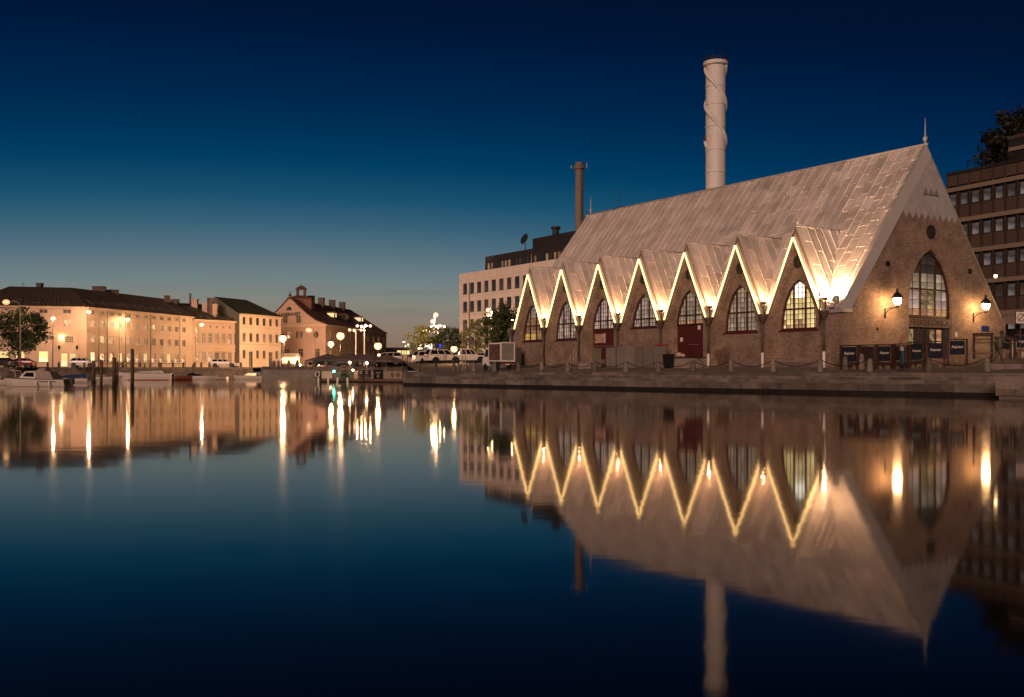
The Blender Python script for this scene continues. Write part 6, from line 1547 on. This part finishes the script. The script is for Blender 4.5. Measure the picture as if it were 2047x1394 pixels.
# ================================================================ floating cafe with parasols
a = at(630, 121); b = at(806, 113); CA = thing('floating_deck', 'floating cafe deck with board sides beside the pier', 'pontoon', a, facing(a, b)); L = (b-a).length
MB().box(0, L, 0, 6.5, .12, .40).build('deck', m_wood, CA); MB().box(.1, L-.1, .15, 6.3, -.4, .12).build('float', m_granite_dark, CA)
fxp = lambda px: (at(px, 121+(113-121)*(px-630)/176)-a).length
m_board = M('pale_boards', (.32, .25, .19), .7, var=.2, scale=1, rand=.15)
for x0, x1, mt in ((634, 664, m_plaster3), (671, 701, m_sheet), (709, 746, m_board), (768, 804, m_board)):
    MB().box(fxp(x0), fxp(x1), -.03, .03, .42, 1.28).build('side_board', mt, CA)
    MB().box(fxp(x0)-.05, fxp(x1)+.05, -.05, .05, 1.28, 1.34).build('hand_rail', m_wood_dark, CA)
MB().box(fxp(748), fxp(766), -.06, .0, .38, 1.42).build('menu_board', m_black, CA)
mn = MB()
for i, w in enumerate((.75, .0, .3, .42, .3)):
    if w: mn.box((fxp(748)+fxp(766))/2-w/2, (fxp(748)+fxp(766))/2+w/2, -.07, -.062, 1.1-i*.13-.02, 1.1-i*.13+.025)
mn.build('menu_print', m_letter, CA)
for x in (785, 796): o = MB().lathe([(.30, 0), (.30, .03), (.12, .04)], n=16).build('round_emblem', m_wood, CA); o.matrix_basis = Matrix.Translation((fxp(x), -.03, .85)) @ Matrix.Rotation(R(90), 4, 'X')
for i, px in enumerate((636, 655.5, 674, 694)):
    o = MB().tube([(0, 0, -.6), (0, 0, .52)], .11, 8).build('white_pile', m_white, smooth=True); o.location = at(px, 116.5); tag(o, 'short white pile before the floating deck, %s from the left' % ORD[i], 'pile', 'white piles')
lb = thing('lifebuoy', 'white lifebuoy stand at the left end of the floating deck', 'lifebuoy', at(634, 120, .42)); mb = MB(); mb.tube([(.0+.27*math.cos(2*math.pi*i/16), 0, .5+.33*math.sin(2*math.pi*i/16)) for i in range(17)], .07, 7); mb.build('ring', m_white, lb, True); MB().box(-.35, .35, .08, .12, 0, .95).build('backboard', m_iron, lb)
gr_ = thing('green_marker', 'small green navigation light on the floating deck', 'marker light', at(667, 117.5, .4)); MB().tube([(0, 0, 0), (0, 0, .75)], .04, 6).build('post', m_black, gr_); MB().sph((0, 0, .84), .13, 10, 6).build('lamp', E('green_glow', (.05, 1.0, .55), 30), gr_, True)
ob = thing('table_lamp', 'small warm lamp on the cafe railing', 'lamp', at(705, 116.5, 1.3)); MB().sph((0, 0, .1), .1, 10, 6).build('shade', g_small, ob, True); MB().lathe([(.06, 0), (.02, .04)], (0, 0, -.04)).build('foot', m_black, ob)
m_para = M('parasol_cloth', (.13, .10, .085), .85, var=.2, scale=.8)
def parasol(label, px, Y, ypole, w, lit=False):
    b = at(px, Y, .40 if Y < 121 else 1.87); t_ = thing('cafe_parasol', label, 'parasol', b, 0, 'large cafe parasols'); zt_ = CAMH+(741-ypole)*Y/2010-b.z
    mb = MB(); n_ = 8
    ring = [(math.cos(2*math.pi*(i+.5)/n_)*w/2, math.sin(2*math.pi*(i+.5)/n_)*w/2, zt_-.75-(.0 if i % 2 else .05)) for i in range(n_)]
    for i in range(n_):
        j = (i+1) % n_; mid = tuple((ring[i][k]+ring[j][k])/2*.5+(0, 0, zt_)[k]*.5-(.08 if k == 2 else 0) for k in range(3))
        mb.face([ring[i], ring[j], (0, 0, zt_)]); mb.face([ring[i], ring[j], (ring[j][0], ring[j][1], ring[j][2]-.16), (ring[i][0], ring[i][1], ring[i][2]-.16)])
    mb.build('canopy', m_para, t_)
    MB().tube([(0, 0, 0), (0, 0, zt_+.1)], .045, 7).build('pole', m_post, t_)
    for i in range(n_): MB().beam((0, 0, zt_-.08), (ring[i][0]*.97, ring[i][1]*.97, ring[i][2]-.03), .03, .03).build('rib', m_post, t_)
    if lit: MB().sph((.0, -.12, zt_-1.1), .13, 10, 6).build('hanging_lamp', g_small, t_, True)
parasol('wide cafe parasol at the left above the pier', 655, 122.5, 707, 5.2); parasol('wide cafe parasol with white pole in the middle', 699, 118, 706, 5.4, True)
parasol('wide cafe parasol with lamp right of the middle one', 733, 117, 707, 5.0, True); parasol('wide cafe parasol nearest the long silver estate', 772, 117, 708, 4.6)
def seated(label, px, Y, cols, rz, seed):
    rg = random.Random(seed)
    J = {'pelvis': (0, 0, .50, .15, .85), 'waist': (.0, 0, .66, .15, .85), 'chest': (.03, 0, .86, .17, .85), 'neck': (.06, 0, 1.06, .06), 'jaw': (.09, 0, 1.14, .075), 'head': (.08, 0, 1.23, .10), 'crown': (.07, 0, 1.29, .08)}
    LK = [('pelvis', 'waist'), ('waist', 'chest'), ('chest', 'neck'), ('neck', 'jaw'), ('jaw', 'head'), ('head', 'crown')]
    for s_, nm in ((-1, 'R'), (1, 'L')):
        J['hip'+nm] = (.06, s_*.1, .49, .105); J['knee'+nm] = (.45, s_*.13, .50, .075); J['ankle'+nm] = (.46, s_*.13, .10, .055); J['toe'+nm] = (.62, s_*.14, .05, .045)
        J['shoulder'+nm] = (.02, s_*.19, .98, .08); J['elbow'+nm] = (.12, s_*.26, .74, .058); J['wrist'+nm] = (.38, s_*.15, .74, .042)
        LK += [('pelvis', 'hip'+nm), ('hip'+nm, 'knee'+nm), ('knee'+nm, 'ankle'+nm), ('ankle'+nm, 'toe'+nm), ('chest', 'shoulder'+nm), ('shoulder'+nm, 'elbow'+nm), ('elbow'+nm, 'wrist'+nm)]
        fingers(J, LK, 'wrist'+nm, (1, -s_*.2, -.05), (0, 1, 0))
    t_, o = figure('person', label, 'person', at(px, Y, .40), rz, J, LK, zone_mat('guest_%d' % seed, [(.1, (.01, .01, .01)), (.56, cols[0]), (1.05, cols[1]), (2.5, (.32, .17, .11))]), 1.0, 1, 'guests on the cafe deck')
    MB().sph((.055, 0, 1.265), .112, 10, 6, (1, .95, .85)).build('hair', M('hair_%d' % (seed % 2), [(.02, .012, .008), (.07, .04, .02)][seed % 2], .8), t_, True)
    MB().box(-.22, .22, -.22, .22, .38, .43).build('stool_seat', m_wood_dark, t_); MB().tube([(0, 0, 0), (0, 0, .4)], .05, 6).build('stool_post', m_iron, t_)
for i, (px, Y, c0, c1, rz, lab) in enumerate(((683, 116.8, (.02, .02, .03), (.10, .04, .03), 20, 'seated person in reddish top at the left of the deck'), (690, 117.5, (.02, .02, .02), (.03, .03, .03), 170, 'seated person in dark top beside the reddish one'),
      (716, 116, (.02, .02, .03), (.05, .035, .03), 10, 'seated person in brown top left of the menu board'), (727, 116, (.02, .02, .02), (.015, .015, .02), 175, 'seated person in black top below the hanging lamp'),
      (738, 115.6, (.02, .03, .05), (.02, .02, .025), 190, 'seated person in dark blue just left of the menu board'), (780, 114.8, (.02, .02, .02), (.02, .018, .016), 15, 'seated person in dark clothes alone right of the menu board'))):
    seated(lab, px, Y, (c0, c1), R(rz), i+1)
for i, (px, lab) in enumerate(((686, 'small round table between the two left guests'), (722, 'small round table between the guests near the lamp'), (786, 'small round table beside the lone guest'))):
    t_ = thing('cafe_table', lab, 'table', at(px, 116.9 if i == 0 else 115.8 if i == 1 else 114.6, .40), 0, 'cafe tables'); MB().lathe([(.35, .70), (.35, .74), (.02, .74)], n=14).build('top', m_wood, t_); MB().tube([(0, 0, .03), (0, 0, .7)], .035, 6).build('leg', m_iron, t_); MB().lathe([(.22, 0), (.2, .03), (.03, .05)], n=12).build('base', m_iron, t_)
# framed sign right of the cafe
fs_ = thing('framed_sign', 'small framed picture sign on posts right of the cafe deck', 'sign', at(809, 106, 1.3)); MB().box(-.3, .3, -.03, .03, 1.0, 1.75).build('frame', m_wood_dark, fs_); MB().box(-.24, .24, -.04, -.03, 1.07, 1.68).build('picture', pm_, fs_)
for x in (-.25, .25): MB().box(x-.03, x+.03, -.02, .02, 0, 1.0).build('leg', m_wood_dark, fs_)
# lattice mast by the parked cars
lm_ = thing('lattice_mast', 'slender red and white lattice mast in front of the pale office', 'mast', onq(927, 3.2)); mb = MB(); hM = 4.6
for x in (-.14, .14): mb.beam((x, 0, 0), (x*.6, 0, hM), .035, .035)
for i in range(12): z = i*hM/12; mb.beam((-.13, 0, z), (.13, 0, z+hM/12), .022, .022)
mb.tube([(0, 0, hM), (0, 0, hM+.9)], .02, 5)
mb.build('lattice', m_post, lm_); MB().box(-.35, .35, -.05, .05, 2.25, 2.32).build('cross_arm', m_post, lm_)
for x in (-.33, .33): MB().tube([(x, 0, 0), (x*.3, 0, 1.3)], .03, 5).build('stay', m_red, lm_)

# ================================================================ distant lights and buildings beyond the square
fb = thing('far_lit_building', 'low far building with a glowing band of windows beyond the square', 'building', at(815, 330, 1.9)); MB().box(-9, 12, 0, 8, 0, 6.5).build('wall', m_darkclad, fb); MB().box(-9.3, 12.3, -.3, 8, 6.5, 7.0).build('roof', m_darkclad, fb)
for i in range(9): MB().box(-3.5+i*1.55, -2.2+i*1.55, -.12, 0, 4.4, 6.0).build('window', gf_lit, fb)
MB().box(-1, 4.5, -.5, -.3, 7.2, 8.2).build('sign_panel', E('white_sign_glow', (1, .93, .75), 2.2), fb)
fb2 = thing('blue_sign_building', 'far dark building with blue and white lit signs behind the trees', 'building', at(885, 240, 1.9)); MB().box(-8, 12, 0, 8, 0, 6.0).build('wall', m_darkclad, fb2); MB().box(-8.2, 12.2, -.3, 8, 6, 6.3).build('roof', m_darkclad, fb2)
MB().box(-1.6, -.5, -.3, 0, 4.9, 6.1).build('blue_sign', E('blue_sign_glow', (.03, .05, 1.0), 3.0), fb2); MB().box(-5.5, -2.6, -.3, 0, 4.6, 5.8).build('white_sign', E('white_sign_glow', (1, .93, .75), 2.2), fb2)
for i in range(6): MB().box(-.2+i*1.6, .7+i*1.6, -.12, 0, 1.2, 3.0).build('window', gf_lit if i % 2 else gf_mid, fb2)
# wooded hill and low town on the horizon
hl = MB(); N = 60; pts = []
rg = random.Random(4)
for i in range(N+1):
    x = -260+i*9.0; h = 15+6*math.sin(i*.35)+rg.uniform(-1.5, 1.5); pts.append((x, h))
for i in range(N):
    (xa, ha), (xb, hb_) = pts[i], pts[i+1]
    hl.face([(xa, 900, 1), (xb, 900, 1), (xb, 930, hb_), (xa, 930, ha)]); hl.face([(xa, 930, ha), (xb, 930, hb_), (xb, 1000, hb_*.8), (xa, 1000, ha*.8)])
tag(hl.build('hill', M('dusk_hill', (.02, .02, .022), .95, var=.3, scale=.05)), 'low dark hill on the horizon beyond the square', kind='structure')
for i, (px, Y, w, h, lab) in enumerate(((778, 420, 14, 9, 'left far low house with one lit window'), (803, 460, 16, 8, 'middle far low house on the horizon'), (842, 420, 12, 9.5, 'far low house behind the lit tree'))):
    t_ = thing('far_house', lab, 'house', at(px, Y, 1.9), 0, 'far houses beyond the square'); MB().box(-w/2, w/2, 0, 8, 0, h*.7).build('wall', m_darkclad, t_)
    MB().prism([(-w/2-.3, -.3, h*.7), (w/2+.3, -.3, h*.7), (w/2-1, 4, h), (-w/2+1, 4, h)], (0, .05, 0)).build('roof', m_darkclad, t_); MB().box(-1+i, .6+i, -.1, 0, h*.35, h*.35+1.6).build('window', gf_lit, t_)
